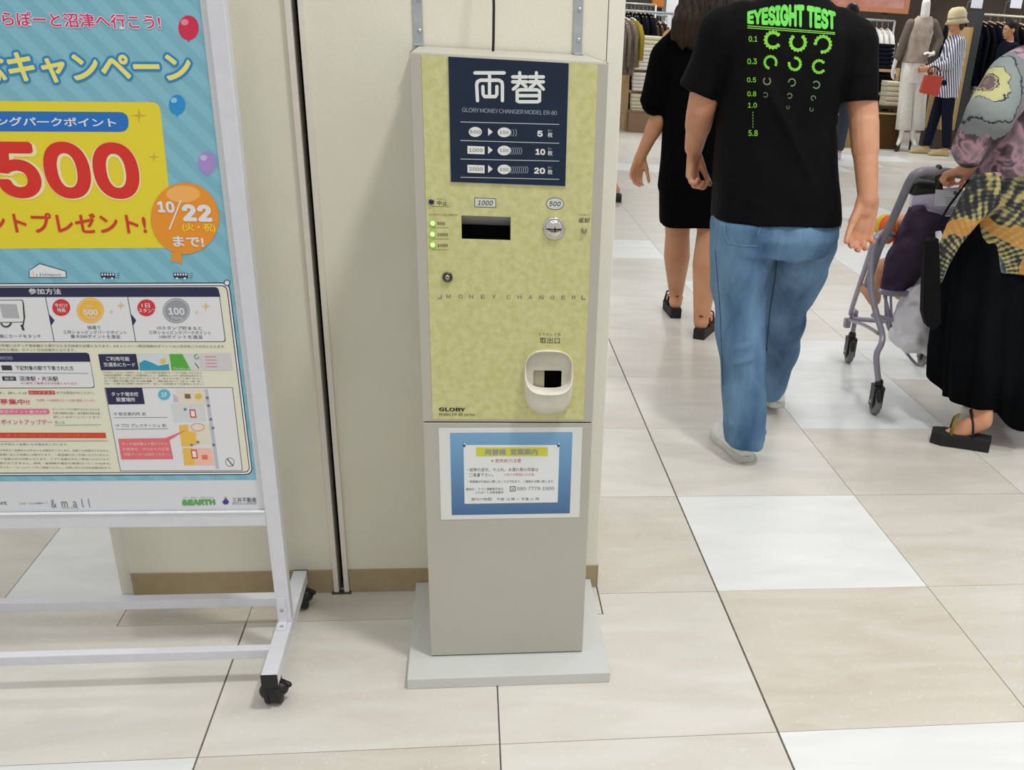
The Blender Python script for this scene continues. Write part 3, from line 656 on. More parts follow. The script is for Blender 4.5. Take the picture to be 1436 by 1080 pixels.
# steps
pr.poly(rr([(-300, 403.4), (306, 402.4), (309, 415.6), (-300, 416.2)], 5, (0, 1, 0, 0)), (32, 34, 72), 8).text('参加方法', (40.5, 408.2), (86, 408.6), 8.2, WHT, 10, bold=.012).done('steps_heading', po)
pr.poly(rr([(-300, 416.4), (308.6, 415.6), (317, 479.4), (-300, 479.6)], 4, (0, 0, 1, 0)), NV, 6).poly(rr([(-300, 417), (307.8, 416.2), (315.8, 478.4), (-300, 478.6)], 4, (0, 0, 1, 0)), (224, 224, 226), 7)
pr.line([(64, 416), (76.5, 478.6)], 1, NV, 8).line([(179.4, 416), (190.6, 478.6)], 1, NV, 8).poly([(69, 440), (77, 449), (71.8, 457)], NV, 9).poly([(184, 440), (191.5, 449), (186.6, 457)], NV, 9)
pr.poly(rr([(-60, 421), (33, 420), (35, 452), (-60, 453)], 3), (60, 62, 70), 8).poly(rr([(-60, 422), (31.8, 421), (33.8, 451), (-60, 452)], 3), (226, 226, 226), 9).rect(0, 426, 28, 446, (176, 178, 180), 10)
pr.arc((9, 451), 7, 2.4, (60, 60, 66), .2, 2.8, 10).line([(33, 424), (35, 444), (32, 461)], 1.6, (40, 40, 46), 10).line([(31, 456), (33.4, 462)], 3, (30, 30, 34), 10)
pr.done('steps_panel', po)
pr.oval((86.4, 431), 12.6, 11.8, (206, 50, 56), 9).text('今だけ', (77, 427.8), (95.4, 428.2), 6, WHT, 11, bold=.01).text('特典', (81, 434.6), (92.6, 434.8), 6, WHT, 11, bold=.01)
pr.oval((127, 435), 19, 17.8, (236, 182, 70), 9).arc((127, 435), 17, .8, (246, 214, 140), 0, 2 * PI, 10, 24, ry=15.8).text('最大', (121, 429), (131, 429.2), 3.6, WHT, 11).text('500', (117.6, 437.4), (137.4, 437.8), 8, WHT, 11, bold=.03).text('Point', (121, 444.8), (135.6, 445.2), 4.6, WHT, 11)
pr.oval((205.6, 431.4), 12.6, 11.8, (206, 50, 56), 9).text('1日', (199, 428), (210.6, 428.2), 6, WHT, 11, bold=.01).text('1スタンプ', (192, 434.8), (220, 435.4), 5.8, WHT, 11, bold=.01)
pr.done('point_coin', po); pr.oval((247.6, 435.4), 19, 17.6, (150, 154, 160), 9).arc((247.6, 435.4), 17, .8, (210, 212, 216), 0, 2 * PI, 10, 24, ry=15.6).text('100', (236.6, 435.8), (259, 436.4), 10, WHT, 11, bold=.03).text('Point', (241, 445.2), (256.6, 445.6), 4.6, WHT, 11)
pr.done('point_coin', po)
INK = (62, 62, 74)
pr.text('抽選で', (123, 458.8), (141.4, 459.2), 5.2, INK, 9).text('三井ショッピングパークポイント', (89, 465.2), (178, 466.2), 5.2, INK, 9).text('最大500ポイントを進呈', (99.6, 471.4), (169, 472), 5.2, INK, 9)
pr.text('10スタンプ貯まると', (220.6, 459.4), (283, 460.2), 5.2, INK, 9).text('三井ショッピングパークポイント', (209, 465.6), (296, 466.6), 5.2, INK, 9).text('100ポイントを進呈', (224, 471.8), (284.6, 472.4), 5.2, INK, 9)
pr.text('端末機にカードをタッチ', (-14, 471), (58, 471.2), 5.2, INK, 9).done('steps_lettering', po)
FINE = (96, 96, 104)
pr.text('このカードの先端にはタッチ端末機から発行される引換券が必要となります。※キャンペーン限定特典のポイントは11月中旬ごろ付与となります。', (-30, 484), (316.6, 485.8), 4, FINE, 9).text('※お帰りされた場合、ポイント付与対象外となります。', (-20, 490.2), (106, 490.6), 3.8, FINE, 9)
def fine(lines, l, r, y0, dy, h=2.6, sl=0.006, c=FINE):
    for k, t in enumerate(lines): pr.text(t, (l + k * dy * .12, y0 + k * dy), (r + k * dy * .12, y0 + k * dy + (r - l) * sl), h, c, 9)
fine(['※TOICA、manaca、PASMO、Suica、ICOCA等の交通系ICカードがご利用いただけます。', '※端末設置場所・時間はご利用時間により、混雑時もしくは一部利用出来ません。', '※ご利用になれない場合がございます。あらかじめご了承ください。', '※一部対象外の店舗・商品がございます。', '※お一人様1日1回限り有効です。詳しくは係員までお尋ねください。'], 145, 284, 522, 3.9)
fine(['※本キャンペーンは予告なく変更または中止となる場合がございます。他券との併用はできません。', '※当日のご利用金額に応じた特典とは異なります。一部店舗ではご利用いただけません。', '※ポイントカード会員の方が対象となります。アプリ会員の方もご参加いただけます。', '※引換券の再発行はできません。紛失・破損等の場合も再発行いたしかねます。', '※詳しくは館内ポスター・ホームページをご確認ください。お問い合わせは総合案内所まで。'], -34, 154, 631, 6, 2.8, .004)
pr.done('fine_print', po)
pr.poly(rr([(-300, 495.6), (124, 495), (127, 507), (-300, 507.4)], 4, (0, 1, 0, 0)), (32, 34, 72), 9).poly(rr([(-300, 495), (125, 494.4), (133.6, 544), (-300, 545.4)], 5, (0, 1, 1, 0)), NV, 6).poly(rr([(-300, 507), (126.6, 506.6), (132.6, 543), (-300, 544.4)], 5, (0, 0, 1, 0)), (224, 224, 226), 7)
pr.text('対象期間', (-20, 501.6), (18, 501.8), 5, (150, 154, 180), 10).text('下記対象の駅で下車された方', (22, 515.6), (103.6, 516.2), 6.4, (40, 40, 60), 9, bold=.008).rect(-60, 522, 124, 523.2, (90, 92, 104), 9)
pr.rect(2, 512, 18, 519, (50, 52, 62), 9).rect(3, 527.6, 23.6, 533.6, (46, 48, 56), 9).text('最寄', (7, 530.6), (20, 530.8), 4, (200, 200, 200), 10).text('沼津駅・片浜駅', (27.6, 530.6), (82, 531), 6.8, (40, 40, 60), 9, bold=.008).text('※二駅をご乗車の方が対象となります。', (30, 537), (110, 537.6), 3.6, (196, 90, 90), 9).done('station_box', po)
pr.text('となります。詳しくは', (-28, 550.6), (38, 550.8), 3.6, FINE, 9).rect(40, 547.6, 78, 552.8, (206, 60, 56), 9).text('カードデスク', (42, 550.2), (76, 550.4), 3.6, (236, 210, 200), 10).text('までお問合わせください。', (80, 550.4), (133, 550.6), 3.6, FINE, 9)
pr.text('会員募集中!!', (-24, 562.8), (42, 563.4), 8, (206, 56, 96), 9, bold=.014).text('年会費・入会金無料のカード会員を募集しています。', (52, 561), (134, 561.4), 3.2, (206, 90, 130), 9)
pr.poly(rr([(-60, 573.4), (69, 573), (70.4, 580.4), (-60, 580.8)], 3.4), (226, 110, 140), 9).text('土日祝日限定ポイント最大2倍', (-30, 576.8), (66, 577), 4.6, (240, 226, 230), 10)
pr.text('ポイントアップデー', (2, 591.4), (73.6, 591.8), 7.4, (208, 64, 130), 9, bold=.008).text('詳しくは', (77.6, 591.8), (91, 592), 4, FINE, 9).line([(77, 596), (142, 595.4)], .7, (70, 150, 110), 9)
fine(['ポイントカードのご提示でもれなくもらえる、', 'お得な情報をお届け。毎月開催の限定企画、', '詳しくはホームページまで。'], 74, 141, 573.6, 5.4, 3)
pr.rect(-80, 606.4, 149.4, 614, (212, 62, 42), 9).text('ご利用はお一人様一日一回限りとなります。詳しくは係員までお問い合わせください', (-20, 610.2), (146, 610.4), 2.8, (236, 140, 110), 10).line([(-80, 619), (151, 618)], .6, NV, 9)
pr.text('掲載内容は予告なく変更になる場合がございます。', (-20, 622.6), (96, 623), 3, FINE, 9).done('card_offer_lettering', po)
pr.poly([(138, 496.4), (191, 496), (195, 518.4), (142, 519)], (32, 34, 72), 8).text('ご利用可能', (149, 502.6), (182, 503), 6, WHT, 10, bold=.01).text('交通系ICカード', (145.6, 510.8), (190, 511.2), 6, WHT, 10, bold=.01).done('card_heading', po)
pr.poly([(193.6, 496.4), (235, 496), (238, 519), (196.6, 519)], (206, 216, 220), 8).poly([(195.6, 509), (203, 504.6), (212, 507.6), (222, 512.6), (237, 510), (238, 519), (196.6, 519)], (50, 150, 180), 9).oval((229, 506), 4, 3.6, (230, 190, 70), 10)
pr.poly([(237.6, 496.4), (256, 496.2), (268, 519), (241, 519)], (84, 170, 60), 8).poly([(256, 496.2), (280, 496), (283, 519), (268, 519)], (206, 212, 206), 8).text('Suica', (243, 516.4), (266, 516.6), 3, (220, 230, 210), 9).arc((276, 500), 3, 1, (70, 80, 80), 0, 5, 9).line([(274, 509), (279, 516)], 1.2, (60, 70, 70), 9)
pr.poly([(281.6, 496), (323, 495.6), (326.4, 518.6), (284.6, 519)], (208, 204, 208), 8)
for q in range(4): pr.line([(288 + q * .5, 500 + q * 4.6), (303 + q * .5, 500 + q * 4.6)], 1.2, (214, 130, 130), 9)
pr.done('transit_cards', po)
pr.poly([(146.6, 543.4), (326.6, 543), (340.6, 660), (169, 660.6)], (90, 90, 110), 7).poly([(147.6, 544), (325.8, 543.8), (339.6, 659.2), (169.8, 659.8)], (224, 224, 226), 8).poly([(148, 543.6), (199.6, 543.2), (203.6, 566.4), (152.4, 567)], (32, 34, 72), 9)
pr.text('タッチ端末機', (156.6, 552), (194.6, 552.4), 6, WHT, 11, bold=.01).text('設置場所', (163.6, 559.8), (190, 560), 6, WHT, 11, bold=.01).done('map_panel', po)
pr.text('1F 総合案内所 前', (160, 580), (205, 580.2), 5, INK, 9).line([(160, 585.4), (235, 585)], .7, FINE, 9).text('1F プロ プレステージュ 前', (163, 596.4), (233, 596.4), 4.8, INK, 9).line([(163, 601.6), (236, 601)], .7, FINE, 9)
pr.poly([(166, 615), (232, 614), (262, 602), (238, 617), (243.6, 643.4), (170.6, 644)], (224, 110, 116), 10)
for k, t in enumerate(('タッチ端末機より発行された', '引換券を、1Fひかりの広場', '特設ブースへお持ちください。')): pr.text(t, (171.6 + k * 1.2, 622 + k * 7.4), (236 + k * 1.2, 622 + k * 7.2), 4.4, (240, 214, 210), 12)
pr.done('map_lettering', po)
pr.oval((230.6, 553), 8.6, 7.6, (90, 180, 214), 10).text('1F', (226.6, 553), (235, 553.2), 6.4, WHT, 12, bold=.01)
pr.poly([(243, 551), (255, 562), (244, 564)], (190, 186, 206), 9).poly([(246, 546), (286, 545.4), (290, 568), (252, 567.4)], (226, 214, 196), 9).rect(259, 552, 268, 558.6, (120, 100, 70), 10).oval((278.6, 555.6), 5, 4, (214, 190, 70), 10)
pr.poly([(240, 566), (286, 566), (290, 590), (244, 592)], (210, 214, 210), 9).rect(265.6, 573.6, 276, 585.6, (206, 80, 80), 10).rect(267.6, 575.6, 274, 583.6, (236, 226, 226), 11)
pr.poly([(251, 596), (264, 595), (266, 626), (255, 626)], (232, 186, 80), 9).poly([(264, 595), (294, 594), (296, 622), (276, 624), (266, 626)], (226, 216, 196), 9).poly([(264, 604), (275, 606), (276, 624), (266, 624)], (232, 186, 80), 10)
pr.oval((277.6, 598.6), 9, 5, (236, 214, 196), 11).arc((277.6, 598.6), 9, .6, (190, 120, 90), 0, 2 * PI, 12, 20, ry=5)
pr.poly([(256, 628), (270, 628), (274, 652), (258.6, 652.6)], (232, 186, 80), 9).poly([(270, 628), (297, 628), (301, 652), (274, 652)], (240, 190, 170), 9).rect(267.6, 630, 278, 642.6, (206, 80, 80), 10).rect(269.6, 632, 276, 640.6, (236, 226, 226), 11).rect(283, 637.6, 292, 644, (224, 120, 90), 10)
pr.poly([(287, 545.4), (291.6, 545.4), (308, 657), (302.6, 657)], (186, 190, 196), 8.6)
for q, (x, y) in enumerate(((289, 556), (291, 567), (294, 586), (297, 598), (276, 618), (267, 622), (298, 622), (258, 572))): pr.rect(x, y, x + 4, y + 3, (110, 110, 124), 12)
pr.arc((322.6, 647.6), 6, .7, FINE, 0, 2 * PI, 10, 20).line([(319, 643), (327, 653)], 1.4, (50, 50, 60), 10).done('floor_map', po)
pr.text('lalaport', (-30, 706), (9.6, 706), 7, (120, 140, 120), 3, bold=.01).text('ららぽーとの公式通販サイト', (27, 706.2), (67, 705.6), 3, (110, 110, 110), 3).text('&mall', (71.6, 706), (126, 705.4), 12, (110, 108, 106), 3, spacing=1.4).text('アンドモール', (88, 712.4), (110, 712), 2.6, (130, 130, 130), 3)
pr.text('&EARTH', (255, 704.8), (302, 704), 8.4, (96, 164, 92), 3, bold=.03).text('人と、地球と、未来のために', (257, 698), (300, 697.4), 2, (120, 170, 120), 3).text('三井不動産', (326, 701.4), (359.6, 701), 7, (80, 80, 96), 3, bold=.004).text('MITSUI FUDOSAN', (326, 706.6), (359.6, 706.2), 2.4, (90, 90, 110), 3)
pr.oval((316.6, 704), 4.4, 3.4, (66, 60, 140), 3).oval((316, 698), 1.4, 1.4, (220, 150, 60), 4).poly([(313, 704), (316.6, 696.6), (320, 703)], (66, 60, 140), 3).done('footer_logos', po)
# ------------------------------------------------------------------ figures
SKIN = mat('skin_tan', (206, 150, 118), .5, rgb2=(196, 136, 104), scale=14, bump=.1, bscale=300)
SKIN2 = mat('skin_leg', (200, 148, 112), .5, rgb2=(190, 134, 98), scale=10)
HAIR = mat('hair_dark', (34, 25, 20), .5, rgb2=(22, 15, 12), scale=3, stretch=(60, 60, 2), bump=.3, spec=.2)
EYE = mat('eye_dark', (26, 20, 18), .2); LIP = mat('lip', (168, 92, 84), .5)
def remesh(g, name, voxel, smooth, m, parent, disp=None, label=None):
    me = bpy.data.meshes.new('tmp'); me.from_pydata([Vector(v) for v in g.v], [], g.f)
    o = bpy.data.objects.new('tmp', me); col.objects.link(o)
    a = o.modifiers.new('r', 'REMESH'); a.mode = 'VOXEL'; a.voxel_size = voxel
    if smooth:
        b = o.modifiers.new('s', 'SMOOTH'); b.factor = .5; b.iterations = smooth
    bpy.context.view_layer.update(); dg = bpy.context.evaluated_depsgraph_get()
    m2 = bpy.data.meshes.new_from_object(o.evaluated_get(dg)); bpy.data.objects.remove(o); bpy.data.meshes.remove(me)
    m2.name = name; m2.materials.clear(); m2.materials.append(m)
    n = len(m2.vertices); co = np.empty(n * 3, dtype=np.float32); m2.vertices.foreach_get('co', co); co = co.reshape(-1, 3)
    if disp is not None:
        no = np.empty(n * 3, dtype=np.float32); m2.vertices.foreach_get('normal', no); no = no.reshape(-1, 3)
        co = co + no * disp(co)[:, None]
    world = co.copy()
    off = np.array(parent['_o'] if parent is not None else (0, 0, 0), dtype=np.float32)
    m2.vertices.foreach_set('co', (co - off).astype(np.float32).ravel()); m2.polygons.foreach_set('use_smooth', [True] * len(m2.polygons)); m2.update()
    ob = link(name, m2, parent)
    if label: ob['label'] = label
    ob_world[ob.name] = world
    return ob
ob_world = {}
def bvh_of(ob):
    me = ob.data; off = Vector(ob['_o'])
    return BVHTree.FromPolygons([v.co + off for v in me.vertices], [tuple(p.vertices) for p in me.polygons])
def folds(lines):
    """soft cloth folds: gaussian ridges along segments (p0, p1, height, width)"""
    L = [(np.array(a, float), np.array(b, float), h, w_) for a, b, h, w_ in lines]
    def f(co):
        d = np.zeros(len(co))
        for a, b, h, w_ in L:
            ab = b - a; t = np.clip(((co - a) @ ab) / (ab @ ab), 0, 1); q = a + t[:, None] * ab
            r = np.linalg.norm(co - q, axis=1); d += h * np.exp(-(r / w_) ** 2) * np.sin(np.pi * np.clip(t, .04, .96)) ** .5
        return d
    return f
def wob(sc, amp, seed=0.0, st=(1, 1, 1)):
    def f(co):
        out = np.empty(len(co))
        for i, c in enumerate(co): out[i] = noise.noise(Vector((c[0] * st[0] * sc + seed, c[1] * st[1] * sc, c[2] * st[2] * sc)))
        return out * amp
    return f
def both(*fs): return lambda co: sum(f(co) for f in fs)
def frame(d, n):
    d = Vector(d).normalized(); n = Vector(n); n = (n - d * n.dot(d)).normalized(); return d, n, d.cross(n)
def hand(g, wr, d, n, side, curl=.35, s=1.0, m=None, spread=.5, thumb=.45):
    """palm + five separate fingers. d: wrist->fingers, n: palm normal (the side fingers close to), side +1/-1: where the thumb leaves"""
    d, n, x = frame(d, n); x = x * side; wr = Vector(wr)
    for k, (o, L) in enumerate(((-.026, .082), (-.009, .088), (.009, .088), (.026, .082))):
        g.capsule(wr + x * (o * .7 * s), wr + d * (L * s) + x * (o * s), .0145 * s, .0115 * s, m, 10)
    g.capsule(wr - d * .02 * s, wr + d * .03 * s, .022 * s, .022 * s, m, 12, .8)
    for k, (o, L) in enumerate(((.030, .072), (.0105, .080), (-.0100, .074), (-.029, .058))):
        p = wr + d * ((.084 if k in (1, 2) else .078) * s) + x * (o * s); a = .15 + curl * .3; r = (.0092, .0096, .0092, .0082)[k] * s
        dir0 = d + x * (.10 * spread * (1.5 - k) / 1.5)
        for q, fr in enumerate((.45, .31, .26)):
            dd = (dir0 * math.cos(a) + n * math.sin(a)).normalized(); p2 = p + dd * (L * fr * s)
            g.capsule(p, p2, r * (1 - .08 * q), r * (1 - .08 * (q + 1)), m, 10); p = p2; a += curl * 1.25 * (1 + .1 * k)
    p = wr + d * .022 * s + x * .020 * s + n * .006 * s; dd = (d * (1 - thumb * .5) + x * thumb + n * .35).normalized()
    for L, r, bend in ((.044, .0145, 0), (.032, .0108, .35), (.026, .0098, .35)):
        dd = (dd + d * bend * .9 + n * bend * curl).normalized(); p2 = p + dd * L * s; g.capsule(p, p2, r * s, r * .88 * s, m, 10); p = p2
def head(g, c, fwd, s=1.0, m=None):
    """c = centre of the skull at eye height; returns eye/lip spots"""
    c = Vector(c); f = Vector(fwd).normalized(); u = Vector((0, 0, 1)); u = (u - f * u.dot(f)).normalized(); r = f.cross(u)
    R_ = Matrix((r, f, u)).transposed()
    E = lambda o, rad, nu=18: g.ell(c + R_ @ (Vector(o) * s), tuple(v * s for v in rad), m, R_, nu, 12)
    E((0, -.012, .035), (.074, .094, .085)); E((0, .022, -.045), (.058, .066, .066)); E((0, .058, -.088), (.026, .024, .022))
    E((0, .040, .012), (.062, .052, .070)); E((0, .088, -.012), (.0105, .016, .024)); E((0, .098, -.026), (.013, .013, .010))
    E((0, .082, -.056), (.026, .012, .010)); E((.034, .062, -.020), (.022, .022, .020)); E((-.034, .062, -.020), (.022, .022, .020))
    for k in (-1, 1): E((.075 * k, -.006, -.008), (.010, .020, .032))
    return c, R_, s
def face(hd, parent):
    c, R_, s = hd
    for k in (-1, 1):
        G().ell(c + R_ @ Vector((.030 * k * s, .083 * s, .002 * s)), (.013 * s, .007 * s, .0065 * s), mat('eye_white', (226, 220, 214), .3), R_, 12, 8).ell(c + R_ @ Vector((.030 * k * s, .0885 * s, .002 * s)), (.0058 * s, .003 * s, .0058 * s), EYE, R_, 10, 6).build('eye', parent)
        G().tube([c + R_ @ Vector((k * x * s, y * s, z * s)) for x, y, z in ((.014, .093, .020), (.028, .092, .025), (.044, .082, .020))], .003 * s, HAIR, 6).build('eyebrow', parent)
    G().ell(c + R_ @ Vector((0, .092 * s, -.056 * s)), (.022 * s, .006 * s, .006 * s), LIP, R_, 14, 8).build('mouth', parent)
def limb(g, pts, rs, m, sy=1.0):
    for a, b, r0, r1 in zip(pts[:-1], pts[1:], rs[:-1], rs[1:]): g.capsule(a, b, r0, r1, m, 16, sy)
def torso(g, rings, m, n=28, rot=0.0, p=2.3):
    R2 = []
    cr, sr = math.cos(rot), math.sin(rot)
    for z, cx, cy, rx, ry in rings:
        ring = []
        for k in range(n):
            x, y = sup(2 * PI * k / n, rx, ry, p); ring.append(Vector((cx + x * cr - y * sr, cy + x * sr + y * cr, z)))
        R2.append(ring)
    g.loft(R2, m)
def drape(rings, m, name, parent, n=120, pleat=None, thick=.004, rot=0.0, smooth=True, p=2.2):
    """open hanging cloth; pleat(k_angle, t) -> radius factor offset in metres; rings z may be a function of the angle"""
    R2 = []; cr, sr = math.cos(rot), math.sin(rot)
    for i, (z, cx, cy, rx, ry) in enumerate(rings):
        t = i / (len(rings) - 1); ring = []
        for k in range(n):
            a = 2 * PI * k / n; x, y = sup(a, rx, ry, p); d = Vector((x, y, 0)).normalized(); o = pleat(a, t) if pleat else 0
            x += d.x * o; y += d.y * o; zz = z(a) if callable(z) else z
            ring.append(Vector((cx + x * cr - y * sr, cy + x * sr + y * cr, zz)))
        R2.append(ring)
    o = G().loft(R2, m, caps=False).build(name, parent)
    s_ = o.modifiers.new('thick', 'SOLIDIFY'); s_.thickness = thick; s_.offset = -1
    return o

# ---- the man in the black printed T-shirt
man = thing('person', 'person walking away in a black T-shirt with green eye chart print, jeans, white sneakers', 'person', (.34, 1.62, 0))
g = G()
sk = SKIN
LS, LE, LW = Vector((.105, 1.62, 1.35)), at(984, 150, 1.66), at(973, 207, 1.76)
RS, RE, RW = Vector((.520, 1.60, 1.335)), at(1211, 160, 1.57), at(1217, 280, 1.48)
limb(g, [LS, LE, LW], [.058, .046, .031], sk); g.capsule(LE.lerp(LW, .12), LE.lerp(LW, .45), .046, .043, sk)
limb(g, [RS, RE, RW], [.050, .047, .031], sk); g.capsule(RE.lerp(RW, .10), RE.lerp(RW, .42), .048, .044, sk)
hd_ = (at(978, 245, 1.80) - LW); hand(g, LW, (hd_.x * .4 + .01, .02, -1), (.75, -.5, .05), -1, .75, 1.03, sk, .3, .25)
hand(g, RW, (-.06, -.02, -1), (-.1, -1, 0), 1, .5, 1.14, sk, .3, .34)
torso(g, [(.84, .34, 1.62, .17, .12), (1.0, .325, 1.62, .165, .125), (1.2, .32, 1.62, .17, .12), (1.36, .325, 1.62, .17, .10), (1.43, .325, 1.63, .09, .07)], sk)
g.capsule((.325, 1.63, 1.40), (.33, 1.655, 1.53), .062, .058, sk, 18)
mh = head(g, (.333, 1.672, 1.615), (-.05, 1, -.03), 1.04, sk)
limb(g, [(.245, 1.62, .86), (.245, 1.60, .50), (.295, 1.49, .10)], [.09, .058, .042], sk); limb(g, [(.43, 1.63, .86), (.478, 1.80, .52), at(1090, 492, 1.93), at(1083, 560, 2.02)], [.09, .055, .04, .03], sk)
body = remesh(g, 'body', .0045, 3, sk, man, folds([(tuple(at(1205, 168, 1.50)), tuple(at(1218, 168, 1.50)), -.006, .012), (tuple(at(975, 152, 1.60)), tuple(at(990, 152, 1.60)), -.005, .012)])); face(mh, man)
g = G(); c, R_, s_ = mh
g.ell(c + Vector((0, -.018, .045)), (.084, .104, .090), HAIR).ell(c + Vector((0, -.05, -.02)), (.076, .062, .075), HAIR)
remesh(g, 'hair', .006, 2, HAIR, man, wob(40, .006))
# T-shirt
TEE = mat('tee_black', (13, 13, 16), .75, rgb2=(9, 9, 12), spec=.09, scale=20, bump=.2, bscale=700)
g = G()
torso(g, [(.806, .345, 1.625, .214, .160), (.90, .336, 1.625, .208, .158), (1.0, .322, 1.625, .196, .155), (1.10, .308, 1.625, .188, .148), (1.20, .308, 1.62, .192, .143), (1.30, .315, 1.62, .200, .135), (1.37, .318, 1.62, .202, .118), (1.415, .32, 1.625, .165, .095), (1.455, .325, 1.635, .095, .075), (1.47, .325, 1.64, .078, .068)], TEE, 36, 0, 2.5)
lse = at(986, 114, 1.65); rse = at(1203, 128, 1.58)
limb(g, [Vector((.165, 1.62, 1.365)), Vector((.115, 1.625, 1.345)), lse + Vector((.005, 0, .015))], [.080, .080, .062], TEE, .95)
limb(g, [Vector((.47, 1.61, 1.36)), Vector((.52, 1.605, 1.335)), rse + Vector((0, 0, .02))], [.080, .080, .063], TEE, .95)
def cuff(g, p, d, r, m):                              # straight-cut sleeve end
    d = Vector(d).normalized(); p = Vector(p); g.tube([p - d * .05, p + d * .034], [r * .98, r * 1.02], m, 28, True, .95)
cuff(g, lse, lse - Vector((.115, 1.625, 1.345)), .067, TEE); cuff(g, rse, rse - Vector((.535, 1.605, 1.345)), .066, TEE)
by = 1.46
FL = [((.235, by + .02, 1.20), (.44, by - .01, .90), .020, .016), ((.20, by, 1.08), (.30, by - .02, .93), -.006, .02), ((.16, by, .98), (.36, by - .02, .885), .007, .014), ((.36, by - .02, .87), (.53, by + .02, .93), .007, .014),
      ((.14, by + .04, .90), (.27, by, .86), .006, .012), ((.48, by + .02, 1.12), (.52, by + .05, .98), .007, .015), ((.13, by + .05, 1.12), (.17, by + .02, .98), .006, .014), ((.13, by + .05, 1.22), (.22, by, 1.12), .006, .014), ((.50, by + .05, 1.24), (.42, by, 1.14), .006, .014),
      ((.07, 1.55, 1.30), (.03, 1.58, 1.21), .006, .012), ((.58, 1.52, 1.30), (.60, 1.52, 1.2), .006, .012), ((.30, by - .01, 1.02), (.47, by, .97), -.006, .016)]
tee = remesh(g, 't_shirt', .0065, 5, TEE, man, both(folds(FL), wob(9, .006, 3.0)))
# the print, laid onto the cloth
bv = bvh_of(tee); GREEN = mat('print_green', (104, 214, 70), .6, rgb2=(84, 196, 60), scale=60); LIME = mat('print_lime', (128, 206, 44), .6, rgb2=(108, 190, 40), scale=60)
GREY_P = mat('print_grey', (110, 140, 92), .6, rgb2=(96, 124, 80))
LIFT = {'k': .0012}
def on_cloth(px, py):
    d = _ray(px, py).normalized(); h = bv.ray_cast(CAM, d)
    if h[0] is None: return at(px, py, 1.5)
    return h[0] - d * LIFT['k']
def cloth_text(t, box, m, name, parent, arch=None, bold=0.02, shear=0):
    l, tp, r, b = box; vs, fs, (x0, x1, y0, y1) = glyphs(t, bold, shear)
    import bmesh
    bm = bmesh.new(); bvv = [bm.verts.new((v[0], v[1], 0)) for v in vs]
    for f in fs:
        try: bm.faces.new([bvv[i] for i in f])
        except ValueError: pass
    for _ in range(2): bmesh.ops.subdivide_edges(bm, edges=[e_ for e_ in bm.edges if e_.calc_length() > .12], cuts=1, use_grid_fill=False)
    bmesh.ops.triangulate(bm, faces=bm.faces)
    bm.verts.ensure_lookup_table(); out = []
    for v in bm.verts:
        u = (v.co.x - x0) / (x1 - x0); k = (v.co.y - y0) / (y1 - y0)
        X = l + u * (r - l)
        if arch: tpp, bt = arch(u); Y_ = bt + (tpp - bt) * k
        else: Y_ = b + (tp - b) * k
        out.append(on_cloth(X, Y_))
    cmp_ = islands(len(out), [tuple(v.index for v in f.verts) for f in bm.faces]); out = [o - (o - CAM).normalized() * (cmp_[i] * 1.5e-6) for i, o in enumerate(out)]
    g2 = G().add(out, [tuple(v.index for v in f.verts) for f in bm.faces], m); bm.free()
    return g2
TB = lambda x: 36.5 + (x - 1048) * .075                # slanting base line of the print
arch = lambda u: ((17.5 - 15.5 * math.sin(PI * (u * .80 + .03)) + u * 7), 33.6 + u * 8.4)
cloth_text('EYESIGHT TEST', (1048, 0, 1172, 0), GREEN, '', man, arch, .05).build('chart_title', man)
def cring(c, r, wd, gap, m, n=26, spiky=0):
    g2 = G(); vs = []
    span = 2 * PI - 1.15
    for k in range(n + 1):
        a = gap + 1.15 / 2 + span * k / n
        ro = r + (spiky * (1 if k % 2 else -.2))
        for q in (ro, r - wd): vs.append(on_cloth(c[0] + q * math.cos(a), c[1] + q * math.sin(a) * 1.04))
    return g2.add(vs, [(2 * k, 2 * k + 1, 2 * k + 3, 2 * k + 2) for k in range(n)], m)
g2 = G()
for a, b in (((1048, 35.6), (1171, 45.2)), ((1048, 38.4), (1171, 47.4))):
    vs = []
    for k in range(25):
        x = a[0] + (b[0] - a[0]) * k / 24; y = a[1] + (b[1] - a[1]) * k / 24; vs += [on_cloth(x, y), on_cloth(x, y + 1.2)]
    g2.add(vs, [(2 * k, 2 * k + 1, 2 * k + 3, 2 * k + 2) for k in range(24)], LIME)
g2.build('chart_rules', man)
for c, r, wd, gap, m_, sp in (((1084, 56), 12, 4.2, 0, LIME, 1.6), ((1119, 59.5), 12, 4, -PI / 2, LIME, 1.4), ((1154, 62), 12, 3.6, PI * .78, LIME, 1.4),
                        ((1080.5, 87.5), 9.4, 3, PI * .38, LIME, 1), ((1114.6, 89.5), 9.4, 3.2, -PI * .72, LIME, 1), ((1148.6, 93.4), 9.6, 3.2, 0, LIME, 1),
                        ((1075.6, 113.6), 5.6, 1.6, -PI / 2, GREY_P, 0), ((1110.6, 115.6), 5.6, 1.7, PI * .8, GREY_P, 0), ((1144.6, 119), 5.6, 1.8, PI, GREY_P, 0),
                        ((1073.4, 133), 3.6, 1.1, PI, GREY_P, 0), ((1107.4, 134.4), 3.8, 1.2, PI * .9, GREY_P, 0), ((1140.6, 137.6), 3.6, 1.2, PI * .3, GREY_P, 0), ((1105, 150.4), 2.4, .7, -PI / 2, GREY_P, 0), ((1138, 153.4), 2.8, .9, -PI * .4, GREY_P, 0)):
    cring(c, r, wd, gap, m_, spiky=sp).build('chart_ring', man)
g2 = G()
